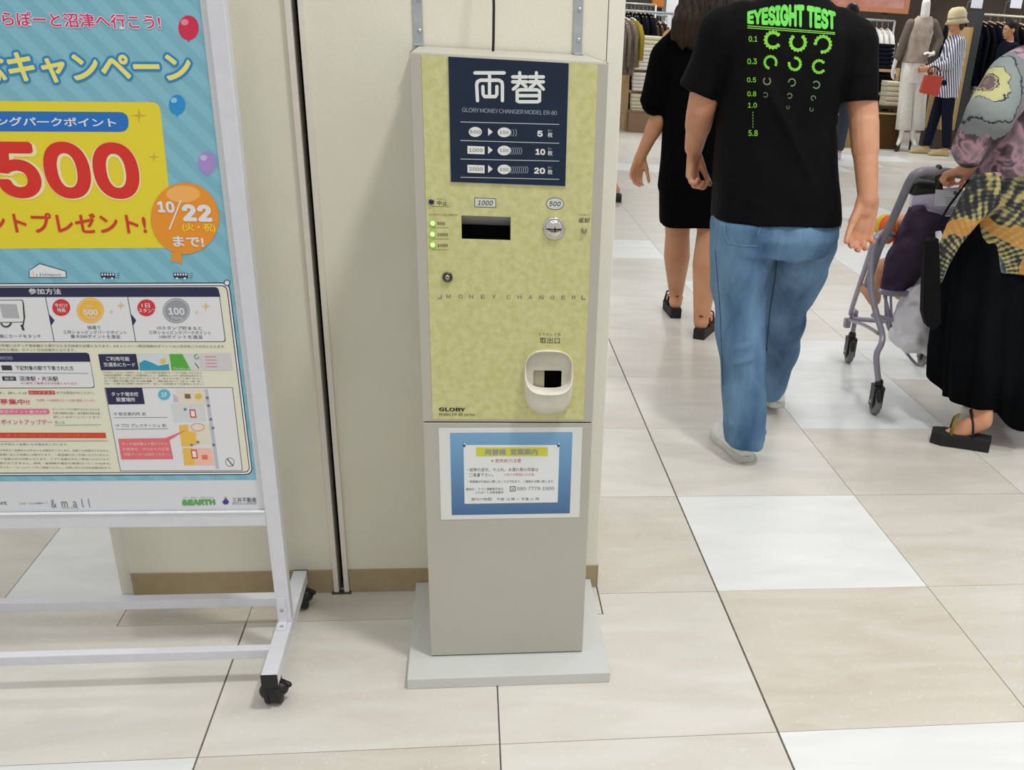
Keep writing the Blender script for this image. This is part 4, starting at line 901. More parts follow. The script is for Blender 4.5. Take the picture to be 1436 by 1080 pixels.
for s_, (x, y, w_, h_) in {'0.1': (1050, 54.6, 12, 8), '0.3': (1048, 86, 13.4, 8), '0.5': (1047.6, 112, 12.6, 7), '0.8': (1048, 131.6, 12.4, 7), '1.0': (1049, 147.6, 12.4, 7.2), '5.8': (1049.6, 186.6, 13, 8.4)}.items():
    q = cloth_text(s_, (x, y - h_ / 2, x + w_, y + h_ / 2), LIME, '', man, None, .012); g2.add(q.v, q.f, LIME)
for k in range(6):
    q = [on_cloth(1055.4 + a, 157 + k * 4 + b) for a, b in ((0, 0), (0, 2.2), (.9, 2.2), (.9, 0))]; g2.add(q, [(0, 1, 2, 3)], LIME)
g2.build('chart_numbers', man)
# jeans
DEN = bpy.data.materials.new('denim'); DEN.use_nodes = True; nt = DEN.node_tree; b = nt.nodes['Principled BSDF']; b.inputs['Roughness'].default_value = .8
tc = nt.nodes.new('ShaderNodeTexCoord'); mp = nt.nodes.new('ShaderNodeMapping'); mp.inputs['Scale'].default_value = (1, 1, .45); nt.links.new(tc.outputs['Object'], mp.inputs[0])
n1 = nt.nodes.new('ShaderNodeTexNoise'); n1.inputs['Scale'].default_value = 9; n1.inputs['Detail'].default_value = 6; nt.links.new(mp.outputs[0], n1.inputs['Vector'])
r1 = nt.nodes.new('ShaderNodeValToRGB'); r1.color_ramp.elements[0].position = .3; r1.color_ramp.elements[1].position = .72; r1.color_ramp.elements[0].color = (*lin((50, 86, 124)), 1); r1.color_ramp.elements[1].color = (*lin((118, 158, 192)), 1)
nt.links.new(n1.outputs['Fac'], r1.inputs[0]); n2 = nt.nodes.new('ShaderNodeTexNoise'); n2.inputs['Scale'].default_value = 260; nt.links.new(tc.outputs['Object'], n2.inputs['Vector'])
mx = nt.nodes.new('ShaderNodeMix'); mx.data_type = 'RGBA'; mx.blend_type = 'MULTIPLY'; mx.inputs[0].default_value = .35; nt.links.new(r1.outputs[0], mx.inputs[6]); nt.links.new(n2.outputs['Color'], mx.inputs[7]); nt.links.new(mx.outputs[2], b.inputs['Base Color'])
bp_ = nt.nodes.new('ShaderNodeBump'); bp_.inputs['Strength'].default_value = .2; bp_.inputs['Distance'].default_value = .002; nt.links.new(n2.outputs['Fac'], bp_.inputs['Height']); nt.links.new(bp_.outputs[0], b.inputs['Normal'])
g = G()
def leg(g, rings, m, n=24):
    g.loft([[Vector((cx + rx * math.cos(2 * PI * k / n), cy + ry * math.sin(2 * PI * k / n), z)) for k in range(n)] for z, cx, cy, rx, ry in rings], m)
torso(g, [(.90, .345, 1.625, .180, .122), (.84, .345, 1.622, .192, .132), (.80, .345, 1.62, .204, .144), (.76, .345, 1.615, .208, .152), (.70, .345, 1.62, .195, .140)], DEN, 32, 0, 2.4)
leg(g, [(.80, .242, 1.615, .104, .138), (.72, .238, 1.61, .108, .134), (.60, .238, 1.60, .098, .110), (.50, .245, 1.575, .086, .092), (.40, .254, 1.55, .079, .083), (.28, .270, 1.52, .075, .078), (.16, .285, 1.50, .071, .078), (.085, .292, 1.49, .070, .082), (.062, .293, 1.49, .068, .08)], DEN)
leg(g, [(.80, .448, 1.63, .104, .138), (.72, .462, 1.66, .112, .128), (.62, .480, 1.72, .104, .108), *[(at(px, py, Y).z, at(px, py, Y).x, Y, r, r * 1.08) for px, py, Y, r in ((1100, 430, 1.82, .084), (1095, 470, 1.88, .080), (1090, 505, 1.94, .075), (1083, 535, 1.98, .068), (1079, 556, 2.0, .064))]], DEN)
JF = []
for k, (z, x, w_, sl) in enumerate(((.50, .24, .075, .02), (.455, .25, .075, -.02), (.42, .25, .07, .015), (.375, .26, .06, .02), (.17, .285, .06, .02), (.135, .287, .065, -.016), (.105, .29, .065, .014), (.085, .292, .062, .01))):
    JF.append(((x - w_, 1.47 + (.56 - z) * -.02, z - sl), (x + w_, 1.46, z + sl), .010, .010))
JF += [((.35, 1.47, .80), (.35, 1.5, .70), -.016, .018), ((.20, 1.47, .72), (.31, 1.49, .70), .006, .012), ((.36, 1.5, .68), (.46, 1.52, .60), .008, .014), ((.42, 1.5, .62), (.50, 1.6, .58), .007, .012), ((.41, 1.72, .26), (.51, 1.8, .22), .005, .01), ((.40, 1.74, .48), (.52, 1.72, .44), .006, .012)]
jeans = remesh(g, 'jeans', .0065, 3, DEN, man, both(folds(JF), wob(12, .016, 9.0, (1, 1, .7))))
bv = bvh_of(jeans); LIFT['k'] = .001; SEAM = mat('seam_stitch', (132, 160, 184), .8)
def seam(pts, name='stitching', wd=.9, m=None):
    P = []
    for (a, b_), (c_, d_) in zip(pts[:-1], pts[1:]):
        for k in range(8): P.append((a + (c_ - a) * k / 8, b_ + (d_ - b_) * k / 8))
    P.append(pts[-1]); Q = [on_cloth(*p) for p in P]; best, run = [], [Q[0]]
    for a_, b_ in zip(Q[:-1], Q[1:]):
        if (b_ - a_).length < .035 and abs(b_.y - 1.5) > .0005: run.append(b_)
        else: best = max(best, run, key=len); run = [b_]
    best = max(best, run, key=len)
    if len(best) > 2: G().tube(best, .0011 * wd, m or SEAM, 5).build(name, man)
DSEAM = mat('seam_dark', (44, 70, 104), .8)
for s_ in ([(1015, 314), (1016, 330), (1022, 341), (1045, 345), (1062, 345)], [(1068, 314), (1062, 332)], [(1095, 314), (1093, 338), (1090, 348)], [(1128, 316), (1127, 340), (1122, 362)], [(1130, 317), (1150, 319), (1168, 319)]): seam(s_)
seam([(1089, 345), (1088, 380), (1079, 440), (1074, 500), (1073, 560)], 'inner_seam', 1.6, DSEAM); seam([(1003, 350), (1010, 440), (1014, 540)], 'outer_seam', 1.0, DSEAM)
G().loft([[Vector((.359 + (.2075 + o) * math.cos(a), 1.62 + (.124 + o) * math.sin(a), z)) for a in [2 * PI * k / 40 for k in range(40)]] for o, z in ((.0, .790), (.002, .792), (.002, .823), (0, .825))], mat('belt_canvas', (172, 164, 140), .8)).build('belt', man)
# sneakers
SHOE = mat('sneaker_white', (226, 226, 222), .45, rgb2=(220, 220, 218)); SOLE = mat('sneaker_sole', (206, 204, 198), .6)
def sneaker(heel, d, L, name, lift=0.0, pitch=0.0, m=SHOE, ms=SOLE, wd=1.0):
    d = Vector(d).normalized(); up = Vector((0, 0, 1)); side = d.cross(up).normalized()
    ax = (d * math.cos(pitch) + up * math.sin(pitch)).normalized(); upp = side.cross(ax).normalized(); h0 = Vector((heel[0], heel[1], 0)) 
    prof = [(0, .026), (.03, .033), (.10, .034), (.17, .041), (.22, .043), (.26, .036), (.285, .020)]
    def ring(z, sc, off=0.0):
        pts = []
        for t, w_ in prof: pts.append(h0 + ax * (t * L / .285) + side * (-(w_ * sc * wd)) + upp * z)
        for t, w_ in reversed(prof): pts.append(h0 + ax * (t * L / .285) + side * (w_ * sc * wd) + upp * z)
        return pts
    low = min((p.z for p in ring(0, 1)), default=0); h0 = h0 - Vector((0, 0, low - lift - .0005))
    so = G().loft([ring(0, .97), ring(.004, 1.02), ring(.026, 1.0), ring(.028, .97)], ms).build('sole', man)
    g = G(); Hs = [.062, .070, .076, .066, .050, .044, .036]
    rings = []
    for (t, w_), hh in zip(prof, Hs):
        c = h0 + ax * (t * L / .285); n = 18; rings.append([c + side * (w_ * .96 * wd * math.cos(a)) + upp * (.018 + (max(0, math.sin(a)) ** .8) * hh - (.01 if math.sin(a) < 0 else 0)) for a in [2 * PI * k / n for k in range(n)]])
    g.loft(rings, m); u = remesh(g, 'shoe_upper', .004, 4, m, man)
    G().tube([h0 + ax * .012 + side * x + upp * z - ax * .0125 for x, z in ((-.010, .052), (0, .056), (.010, .052))], .005, m, 8).build('heel_tab', man)
    return h0
hl = atz(1047, 650); sneaker((hl.x, hl.y + .005), (-.17, .98, 0), .275, 'sneaker')
rf = at(1083, 560, 2.0); sneaker((rf.x + .005, rf.y - .07), (.05, 1, 0), .285, 'sneaker', .0, -.12)

# ---- the woman in the black dress
wom = thing('person', 'person with long brown hair walking away in loose black dress and platform sandals', 'person', (.39, 3.12, 0))
g = G(); YW = 3.15
e1 = at(925, 163, 3.16); w1 = at(899, 218, 3.20); s1_ = Vector((.235, 3.14, 1.30))
limb(g, [s1_, e1, w1], [.045, .040, .026], SKIN2); g.capsule(e1, e1.lerp(w1, .4), .041, .038, SKIN2)
hand(g, w1, at(886, 262, 3.22) - w1, (.4, -1, 0), -1, .45, .95, SKIN2)
limb(g, [(.50, 3.14, 1.30), (.56, 3.13, 1.06), (.575, 3.20, .82)], [.045, .036, .025], SKIN2); hand(g, (.575, 3.20, .82), (0, .1, -1), (-1, .2, 0), 1, .4, .95, SKIN2)
torso(g, [(.80, .375, 3.13, .15, .11), (.95, .37, 3.13, .13, .10), (1.10, .37, 3.13, .13, .10), (1.28, .37, 3.13, .15, .09), (1.36, .37, 3.13, .08, .06)], SKIN2)
g.capsule((.37, 3.13, 1.33), (.372, 3.15, 1.46), .05, .048, SKIN2); wh = head(g, (.375, 3.165, 1.53), (.05, 1, -.06), .98, SKIN2)
k1, a1 = at(950, 330, 3.22), at(948, 412, 3.40); k2, a2 = at(995, 325, 3.08), at(983, 452, 3.02)
limb(g, [(.31, 3.15, .82), k1, k1.lerp(a1, .35), a1], [.08, .060, .066, .036], SKIN2); limb(g, [(.44, 3.12, .82), k2, k2.lerp(a2, .35), a2], [.08, .060, .068, .037], SKIN2)
f1, f2 = atz(946, 440), atz(983, 480)
f1 = Vector((a1.x, a1.y - .01, 0)); f2 = Vector((a2.x, a2.y - .01, 0))
for a_, f_, dr in ((a1, f1, Vector((.02, 1, 0))), (a2, f2, Vector((.42, .9, 0)))):
    dr.normalize(); g.capsule(a_, Vector((f_.x, f_.y, .075)), .034, .034, SKIN2); g.capsule(Vector((f_.x, f_.y, .078)), Vector((f_.x, f_.y, .066)) + dr * .15, .033, .030, SKIN2, 14, .8); g.capsule(Vector((f_.x, f_.y, .060)) + dr * .15, Vector((f_.x, f_.y, .052)) + dr * .19, .026, .018, SKIN2)
remesh(g, 'body', .006, 3, SKIN2, wom); face(wh, wom)
BLK = mat('sandal_black', (18, 17, 18), .7); STR = mat('sandal_red_strap', (110, 30, 24), .6)
for f_, dr, ms_ in ((f1, Vector((.02, 1, 0)), BLK), (f2, Vector((.42, .9, 0)), STR)):
    dr.normalize(); sd = dr.cross(Vector((0, 0, 1)))
    def rg(z, sc): return [Vector((f_.x, f_.y, z)) + dr * (t - .035) + sd * (w_ * sc * k) for t, w_, k in ((0, .028, 1), (.10, .034, 1), (.19, .040, 1), (.235, .020, 1), (.235, .020, -1), (.19, .040, -1), (.10, .034, -1), (0, .028, -1))]
    G().loft([rg(.0005, 1), rg(.046, 1.02), rg(.050, .98)], BLK, smooth=False).build('platform_sole', wom, .002)
    c = Vector((f_.x, f_.y, 0)); A = lambda t, r, z: c + dr * t + sd * r + Vector((0, 0, z))
    G().tube([A(.135, -.038, .045), A(.13, -.028, .10), A(.13, 0, .112), A(.13, .028, .10), A(.135, .038, .045)], .008, ms_, 8, flat=.5).build('toe_strap', wom)
    G().tube([A(.05, -.034, .05), A(.02, -.034, .10), A(-.034, 0, .115), A(.02, .034, .10), A(.05, .034, .05)], .006, ms_, 8, flat=.5).build('heel_strap', wom)
DRS = mat('dress_black', (6, 6, 7), .9, rgb2=(4, 4, 5))
g = G()
hemz = .515
torso(g, [(hemz, .385, 3.14, .142, .150), (.60, .385, 3.14, .150, .150), (.665, .383, 3.14, .155, .152), (.675, .383, 3.14, .165, .156), (.80, .378, 3.135, .160, .15), (.95, .372, 3.13, .158, .145), (1.10, .37, 3.13, .16, .135), (1.22, .37, 3.13, .175, .125), (1.32, .37, 3.13, .165, .105), (1.375, .37, 3.13, .09, .075)], DRS, 32, 0, 2.5)
ls = at(922, 140, 3.15)
limb(g, [Vector((.27, 3.13, 1.28)), Vector((.225, 3.135, 1.22)), ls], [.075, .085, .078], DRS); cuff(g, ls, (-.35, .05, -1), .078, DRS)
limb(g, [Vector((.47, 3.13, 1.28)), Vector((.52, 3.13, 1.2)), Vector((.555, 3.13, 1.05))], [.07, .08, .07], DRS)
remesh(g, 'dress', .009, 4, DRS, wom, both(wob(8, .012, 5, (1, 1, .3)), folds([((.28, 3.0, 1.2), (.30, 2.98, .6), .008, .02), ((.42, 2.98, 1.2), (.44, 2.98, .55), .008, .02)])))
g = G(); c = wh[0]
HB = mat('hair_brown', (50, 32, 20), .5, rgb2=(24, 15, 10), scale=2.2, stretch=(45, 45, 1.5), bump=.3, spec=.2)
g.ell(c + Vector((0, -.015, .04)), (.086, .104, .092), HB)
torso(g, [(1.27, .34, 3.02, .09, .02), (1.30, .345, 3.02, .135, .03), (1.38, .355, 3.03, .145, .04), (1.44, .362, 3.06, .125, .06), (1.52, .370, 3.11, .10, .075), (1.60, .375, 3.14, .075, .08)], HB, 28)
remesh(g, 'long_hair', .007, 3, HB, wom, both(wob(1, .016, 2, (55, 55, 3)), wob(6, .008, 4)))

# ---- the lady in the patterned tunic pushing the cart
lady = thing('person', 'person in a patterned tunic and long black skirt pushing the cart at the right edge', 'person', (1.28, 1.78, 0))
g = G()
LSH = Vector((1.14, 1.76, 1.25)); LEL = at(1385, 185, 1.60); LWR = at(1356, 236, 1.68)
LHD = at(1344, 247, 1.74)
limb(g, [LSH, LEL, LWR], [.045, .040, .027], SKIN); hand(g, LWR, LHD - LWR + Vector((-.04, .05, -.01)), (.1, .1, -1), -1, 1.0, .95, SKIN)
limb(g, [(1.44, 1.95, 1.30), (1.42, 2.05, 1.05), (1.28, 2.02, .97)], [.05, .038, .026], SKIN); hand(g, (1.28, 2.02, .97), (-1, .05, -.05), (0, 0, -1), 1, .8, .95, SKIN)
torso(g, [(.80, 1.28, 1.84, .14, .12), (1.0, 1.27, 1.84, .13, .11), (1.22, 1.27, 1.85, .13, .09), (1.34, 1.27, 1.85, .07, .05)], SKIN, rot=.5)
g.capsule((1.30, 1.86, 1.31), (1.39, 1.90, 1.46), .052, .05, SKIN); lh = head(g, (1.40, 1.93, 1.53), (-.7, .7, -.15), .98, SKIN)
AN = at(1378, 590, 1.60); 
limb(g, [(1.24, 1.80, .82), (1.20, 1.72, .45), AN], [.08, .055, .036], SKIN); limb(g, [(1.36, 1.88, .82), (1.46, 1.92, .45), (1.56, 1.98, .12)], [.08, .055, .036], SKIN)
toe = at(1322, 612, 1.66)
g.capsule(AN, AN.lerp(toe, .45) + Vector((0, 0, -.004)), .036, .034, SKIN); g.capsule(AN.lerp(toe, .4) + Vector((0, 0, -.008)), toe, .034, .024, SKIN, 14, .8)
for k, (dx, dy) in enumerate(((-.006, .022), (-.002, .01), (.006, -.004), (.012, -.016))): g.capsule(toe + Vector((dx + .01, dy, .002)), toe + Vector((dx - .018, dy + .008, .0)), .009, .007, SKIN)
g.capsule((1.56, 1.98, .12), (1.50, 2.02, .075), .036, .032, SKIN); g.capsule((1.52, 2.01, .078), (1.42, 2.08, .066), .032, .026, SKIN)
remesh(g, 'body', .0055, 3, SKIN, lady); face(lh, lady)
g = G().ell(lh[0] + Vector((.012, -.012, .04)), (.090, .098, .094), HAIR).ell(lh[0] + Vector((.04, -.04, -.02)), (.07, .07, .08), HAIR); remesh(g, 'hair', .007, 2, HAIR, lady, wob(40, .006))
def wedge(c, d, L, z0, ms, par, heel_lift=0, z1=.0, pitch=0.0):
    d = Vector(d).normalized(); sd = d.cross(Vector((0, 0, 1)))
    ax = (d * math.cos(pitch) + Vector((0, 0, math.sin(pitch)))).normalized(); up = sd.cross(ax)
    def rg(z, sc): return [Vector(c) + ax * (t * L / .235) + sd * (w_ * sc * k) + up * z for t, w_, k in ((0, .030, 1), (.10, .034, 1), (.19, .042, 1), (.235, .024, 1), (.235, .024, -1), (.19, .042, -1), (.10, .034, -1), (0, .030, -1))]
    G().loft([rg(0, 1), rg(z0, 1.02), rg(z0 + .004, .98)], ms, smooth=False).build('platform_sole', par, .002)
hp = AN + Vector((.035, -.02, 0)); dd = (toe - AN); dd.z = 0; dd.normalize()
wc = Vector((AN.x, AN.y, 0)) - dd * .045
wedge((wc.x, wc.y, .0008), dd, .215, .046, BLK, lady)
OL = mat('sandal_olive_strap', (132, 112, 40), .6)
sd = dd.cross(Vector((0, 0, 1)))
B = Vector((AN.x, AN.y, 0)); A = lambda t, r, z: B + dd * t + sd * r + Vector((0, 0, z))
G().tube([A(.10, -.04, .05), A(.095, -.03, .10), A(.09, 0, .118), A(.095, .03, .10), A(.10, .04, .05)], .012, OL, 8, flat=.4).build('sandal_strap', lady)
G().tube([A(.02, -.036, .05), A(.03, -.036, .10), A(.05, 0, .145), A(.03, .036, .10), A(.02, .036, .05)], .007, BLK, 8, flat=.5).build('sandal_strap', lady)
wedge((1.60, 1.95, .0008), (-.8, .55, 0), .245, .046, BLK, lady)
# skirt
SK = mat('skirt_black', (14, 16, 19), .85, rgb2=(9, 11, 14), scale=9)
sk0 = at(1308, 540, 1.70); 
def hem(a):
    return .150 + .055 * math.cos(a - 2.4) + .018 * math.sin(5 * a) + .012 * math.sin(9 * a + 1)
def pl(a, t): return t * (.016 * math.sin(11 * a) + .010 * math.sin(17 * a + 1.3) + .008 * math.sin(5 * a + .5)) + .003 * math.sin(23 * a)
drape([(.93, 1.29, 1.84, .150, .120), (.85, 1.30, 1.835, .19, .140), (.70, 1.31, 1.82, .235, .158), (.50, 1.325, 1.80, .255, .185), (.32, 1.345, 1.79, .262, .20), (hem, 1.365, 1.775, .265, .215)], SK, 'long_skirt', lady, 150, pl)
# tunic material
def tunic():
    m = bpy.data.materials.new('tunic_print'); m.use_nodes = True; nt = m.node_tree; N, Lk = nt.nodes, nt.links; b = N['Principled BSDF']; b.inputs['Roughness'].default_value = .75
    g = N.new('ShaderNodeNewGeometry')
    def vm(op, *a):
        n = N.new('ShaderNodeVectorMath'); n.operation = op
        for i, v in enumerate(a):
            if isinstance(v, (tuple, list, Vector)): n.inputs[i].default_value = tuple(v)
            else: Lk.new(v, n.inputs[i])
        return n
    def mt(op, *a):
        n = N.new('ShaderNodeMath'); n.operation = op
        for i, v in enumerate(a):
            if isinstance(v, (int, float)): n.inputs[i].default_value = v
            else: Lk.new(v, n.inputs[i])
        return n.outputs[0]
    def ramp(f, stops, const=False):
        r = N.new('ShaderNodeValToRGB'); r.color_ramp.interpolation = 'CONSTANT' if const else 'LINEAR'; e = r.color_ramp.elements
        e[0].position, e[0].color = stops[0][0], (*lin(stops[0][1]), 1); e[1].position, e[1].color = stops[-1][0], (*lin(stops[-1][1]), 1)
        for p, c in stops[1:-1]: k = e.new(p); k.color = (*lin(c), 1)
        Lk.new(f, r.inputs[0]); return r.outputs[0]
    def noise_(sc, d=4, dist=0.0):
        n = N.new('ShaderNodeTexNoise'); n.inputs['Scale'].default_value = sc; n.inputs['Detail'].default_value = d; n.inputs['Distortion'].default_value = dist; Lk.new(g.outputs['Position'], n.inputs['Vector']); return n.outputs['Fac']
    def mix(f, a, c_):
        n = N.new('ShaderNodeMix'); n.data_type = 'RGBA'; Lk.new(f, n.inputs[0]); Lk.new(a, n.inputs[6]); Lk.new(c_, n.inputs[7]); return n.outputs[2]
    nz = noise_(14, 5, .6)
    base = ramp(nz, [(.34, (26, 22, 26)), (.46, (92, 74, 84)), (.54, (176, 140, 150)), (.66, (120, 104, 112))])
    # grey border area high on the shoulder, medallion
    C1 = at(1385, 108, 1.66)
    dv = vm('SUBTRACT', g.outputs['Position'], tuple(C1)); ln = vm('LENGTH', vm('MULTIPLY', dv.outputs[0], (1.15, .6, .80)).outputs[0]).outputs['Value']
    ln2 = mt('ADD', ln, mt('MULTIPLY', mt('SUBTRACT', noise_(22, 5), .5), .055))
    med = ramp(mt('MULTIPLY', ln2, 6.0), [(0, (110, 96, 70)), (.10, (92, 70, 74)), (.20, (150, 140, 100)), (.235, (34, 32, 34)), (.26, (176, 172, 118)), (.42, (168, 166, 120)), (.45, (30, 36, 38)), (.47, (128, 136, 134)), (.72, (118, 126, 126)), (.75, (36, 42, 44)), (.78, (116, 120, 122))], True)
    mask = mt('LESS_THAN', ln2, .155)
    upper = mix(mask, base, med)
    # fan of stripes low on the body
    C2 = at(1368, 392, 1.62); dv2 = vm('SUBTRACT', g.outputs['Position'], tuple(C2)); s = N.new('ShaderNodeSeparateXYZ'); Lk.new(dv2.outputs[0], s.inputs[0])
    hx = mt('ADD', s.outputs['X'], mt('MULTIPLY', s.outputs['Y'], .3))
    ang = mt('ARCTAN2', hx, s.outputs['Z']); rad = vm('LENGTH', dv2.outputs[0]).outputs['Value']
    st = mt('SINE', mt('ADD', mt('MULTIPLY', ang, 64.0), mt('MULTIPLY', noise_(12, 3), 7.0))); br = mt('SINE', mt('ADD', mt('MULTIPLY', rad, 420.0), mt('MULTIPLY', noise_(20, 2), 9.0)))
    fan = ramp(mt('ADD', mt('MULTIPLY', st, .17), mt('ADD', mt('MULTIPLY', br, .08), mt('ADD', .44, mt('MULTIPLY', mt('SUBTRACT', noise_(14, 5, 1.0), .5), 1.5)))), [(.18, (22, 24, 28)), (.42, (60, 62, 58)), (.56, (132, 126, 84)), (.80, (186, 170, 108))])
    org = ramp(noise_(7, 2), [(.40, (0, 0, 0)), (.60, (255, 255, 255))])
    band = mt('LESS_THAN', mt('ABSOLUTE', mt('SUBTRACT', mt('ADD', rad, mt('MULTIPLY', mt('SUBTRACT', noise_(5, 3), .5), .25)), .20)), .028)
    bm_ = mt('MULTIPLY', band, .75); oc = N.new('ShaderNodeRGB'); oc.outputs[0].default_value = (*lin((196, 140, 66)), 1)
    fan2 = mix(bm_, fan, oc.outputs[0])
    tip = mt('LESS_THAN', rad, .13); tc_ = ramp(noise_(26, 3), [(.38, (40, 60, 66)), (.5, (128, 150, 146)), (.62, (170, 140, 150))])
    fan3 = mix(tip, fan2, tc_)
    low = mt('LESS_THAN', mt('ADD', rad, mt('MULTIPLY', mt('SUBTRACT', noise_(6, 3), .5), .3)), .36); fin = mix(low, upper, fan3)
    Lk.new(fin, b.inputs['Base Color']); return m
TUN = tunic()
g = G()
torso(g, [(.64, 1.40, 1.825, .27, .195), (.72, 1.385, 1.825, .27, .19), (.82, 1.36, 1.83, .26, .18), (.95, 1.31, 1.835, .22, .158), (1.10, 1.28, 1.84, .19, .140), (1.22, 1.275, 1.84, .19, .13), (1.31, 1.28, 1.84, .18, .11), (1.37, 1.31, 1.85, .085, .075)], TUN, 32, .25, 2.3)
sl_end = at(1362, 208, 1.64)
limb(g, [Vector((1.20, 1.80, 1.285)), Vector((1.13, 1.755, 1.25)), at(1388, 165, 1.61), sl_end], [.082, .086, .078, .060], TUN); cuff(g, sl_end, sl_end - at(1388, 160, 1.61), .058, TUN)
limb(g, [Vector((1.38, 1.90, 1.28)), Vector((1.44, 1.95, 1.24)), Vector((1.42, 2.04, 1.07))], [.08, .08, .07], TUN)
# hem points: longer tails in front and behind
FLP = [(1405, 240), (1405, 285), (1372, 312), (1345, 345), (1330, 372), (1318, 398), (1308, 388), (1312, 350), (1326, 312), (1348, 272), (1372, 244)]
g.loft([[at(px, py, Y) for px, py in FLP] for Y in (1.60, 1.628)], TUN, smooth=False)
remesh(g, 'tunic', .007, 4, TUN, lady, both(wob(9, .012, 1, (1, 1, .4)), folds([(tuple(at(1400, 150, 1.68)), tuple(at(1390, 360, 1.66)), .008, .02), (tuple(at(1425, 170, 1.68)), tuple(at(1430, 370, 1.66)), -.008, .02)])))
# ---- black bag at the lady's side
BAG = mat('bag_black', (14, 15, 16), .7, rgb2=(10, 11, 12), spec=.1)
bg = thing('shoulder_bag', 'flat black shoulder bag hanging against the front of the black skirt', 'bag', tuple(at(1306, 400, 1.60)))
q = [at(px, py, 1.585) for px, py in ((1299, 338), (1317, 335), (1319, 380), (1320, 452), (1312, 464), (1300, 458), (1295, 440), (1297, 380))]
g = G(); n = len(q)
g.loft([[v + Vector((0, 0, 0)) for v in q], [v + Vector((.006, .05, 0)) for v in q]], BAG, smooth=False); g.build('bag_body', bg, .004)
G().tube([at(1301, 340, 1.60), at(1312, 322, 1.66), at(1330, 290, 1.72), at(1360, 250, 1.80)], .0045, BAG, 8, flat=.4).build('bag_strap', bg)

# ------------------------------------------------------------------ shopping cart with a child seat
M_TUBE = mat('cart_tube', (150, 146, 160), .32, .25, rgb2=(142, 138, 152)); M_RUB = mat('cart_rubber', (34, 34, 36), .55); M_HUB = mat('wheel_grey', (112, 112, 110), .5)
ct = thing('shopping_cart', 'grey tubular shopping cart with a purple child seat, pushed past the jeans', 'cart', (1.1, 2.3, 0))
HD = Vector((.16, .987, 0)).normalized(); SD = Vector((HD.y, -HD.x, 0))       # heading and its right-hand side
c0 = atz(1225, 580); c0 = Vector((c0.x, c0.y, 0))                             # left rear wheel
c1 = atz(1189, 508); c1 = Vector((c1.x, c1.y, 0)); c2 = atz(1292, 512); c2 = Vector((c2.x, c2.y, 0)); c3 = c0 + (c2 - c1) * 1.25
def caster(p, par, top):
    rt = thing_part = None
    f = G(); R = .052
    f.box(-.021, -.015, -.028, .03, R * .6, R * 2.15, M_BLACK); f.box(.015, .021, -.028, .03, R * .6, R * 2.15, M_BLACK); f.box(-.021, .021, -.030, .034, R * 1.95, R * 2.3, M_BLACK)
    f.capsule((0, 0, R * 2.1), (0, 0, R * 2.55), .017, .017, M_BLACK, 14); f.capsule((0, -.03, R * 1.9), (0, -.046, R * 1.45), .017, .013, M_BLACK, 10)
    f.tube([(-.024, 0, R), (.024, 0, R)], .008, M_STEEL, 12)
    rot = Matrix.Rotation(-.12, 3, 'Z'); f.v = [tuple(rot @ Vector(v) + Vector((p.x, p.y, 0))) for v in f.v]
    cs_ = f.build('caster_fork', par, .002)
    wv = G(); wv.lathe([(.0001, -.012), (.018, -.012), (.020, -.009), (.036, -.009), (.040, -.012), (R - .003, -.012), (R - .0005, -.008), (R - .0005, .008), (R - .003, .012), (.040, .012), (.036, .009), (.020, .009), (.018, .012), (.0001, .012)], (0, 0, R), (1, 0, 0), M_HUB, 32)
    wv.v = [tuple(rot @ Vector(v) + Vector((p.x, p.y, 0))) for v in wv.v]; wv.build('wheel', cs_)
for c in (c0, c1, c2, c3): caster(c, ct, .12)
P = at
def V(px, py, Y): return at(px, py, Y)
r = .0125
Yr, Yf = c0.y, c1.y
lr = [Vector((c0.x, c0.y, .125)), V(1229, 500, Yr), V(1236, 482, Yr), V(1237, 468, Yr + .02), V(1229, 440, Yr + .03), V(1222, 410, Yr + .03), V(1221, 380, Yr + .03), V(1223, 352, Yr + .03), V(1229, 334, Yr + .03), V(1240, 326, Yr + .06), V(1252, 330, Yr + .14)]
def smoothp(p, k=4):
    out = []
    for i in range(len(p) - 1):
        a, b_, c_, d_ = p[max(i - 1, 0)], p[i], p[i + 1], p[min(i + 2, len(p) - 1)]
        for j in range(k):
            t = j / k; out.append(.5 * ((2 * b_) + (c_ - a) * t + (2 * a - 5 * b_ + 4 * c_ - d_) * t * t + (3 * b_ - a - 3 * c_ + d_) * t ** 3))
    return out + [p[-1]]
W_ = c3 - c0
def tube(pts, name='frame_tube', rad=r, m=M_TUBE, mirror=False, flat=1.0):
    sp = smoothp([Vector(p) for p in pts]); G().tube(sp, rad, m, 12, flat=flat).build(name, ct)
    if mirror: G().tube([p + W_ for p in sp], rad, m, 12, flat=flat).build(name, ct)
tube(lr, mirror=True)
# front leg: from the joint down and forward to the front wheel
tube([V(1226, 336, Yr + .05), V(1216, 368, Yr + .25), V(1202, 410, Yr + .46), V(1193, 440, Yf - .03), Vector((c1.x, c1.y, .24)), Vector((c1.x, c1.y, .125))], rad=.011, mirror=False)
tube([V(1226, 336, Yr + .05) + W_, V(1216, 368, Yr + .25) + W_, V(1202, 410, Yr + .46) + W_ * .9, V(1193, 440, Yf - .03) + (c2 - c1), Vector((c2.x, c2.y, .24)), Vector((c2.x, c2.y, .125))], rad=.011)
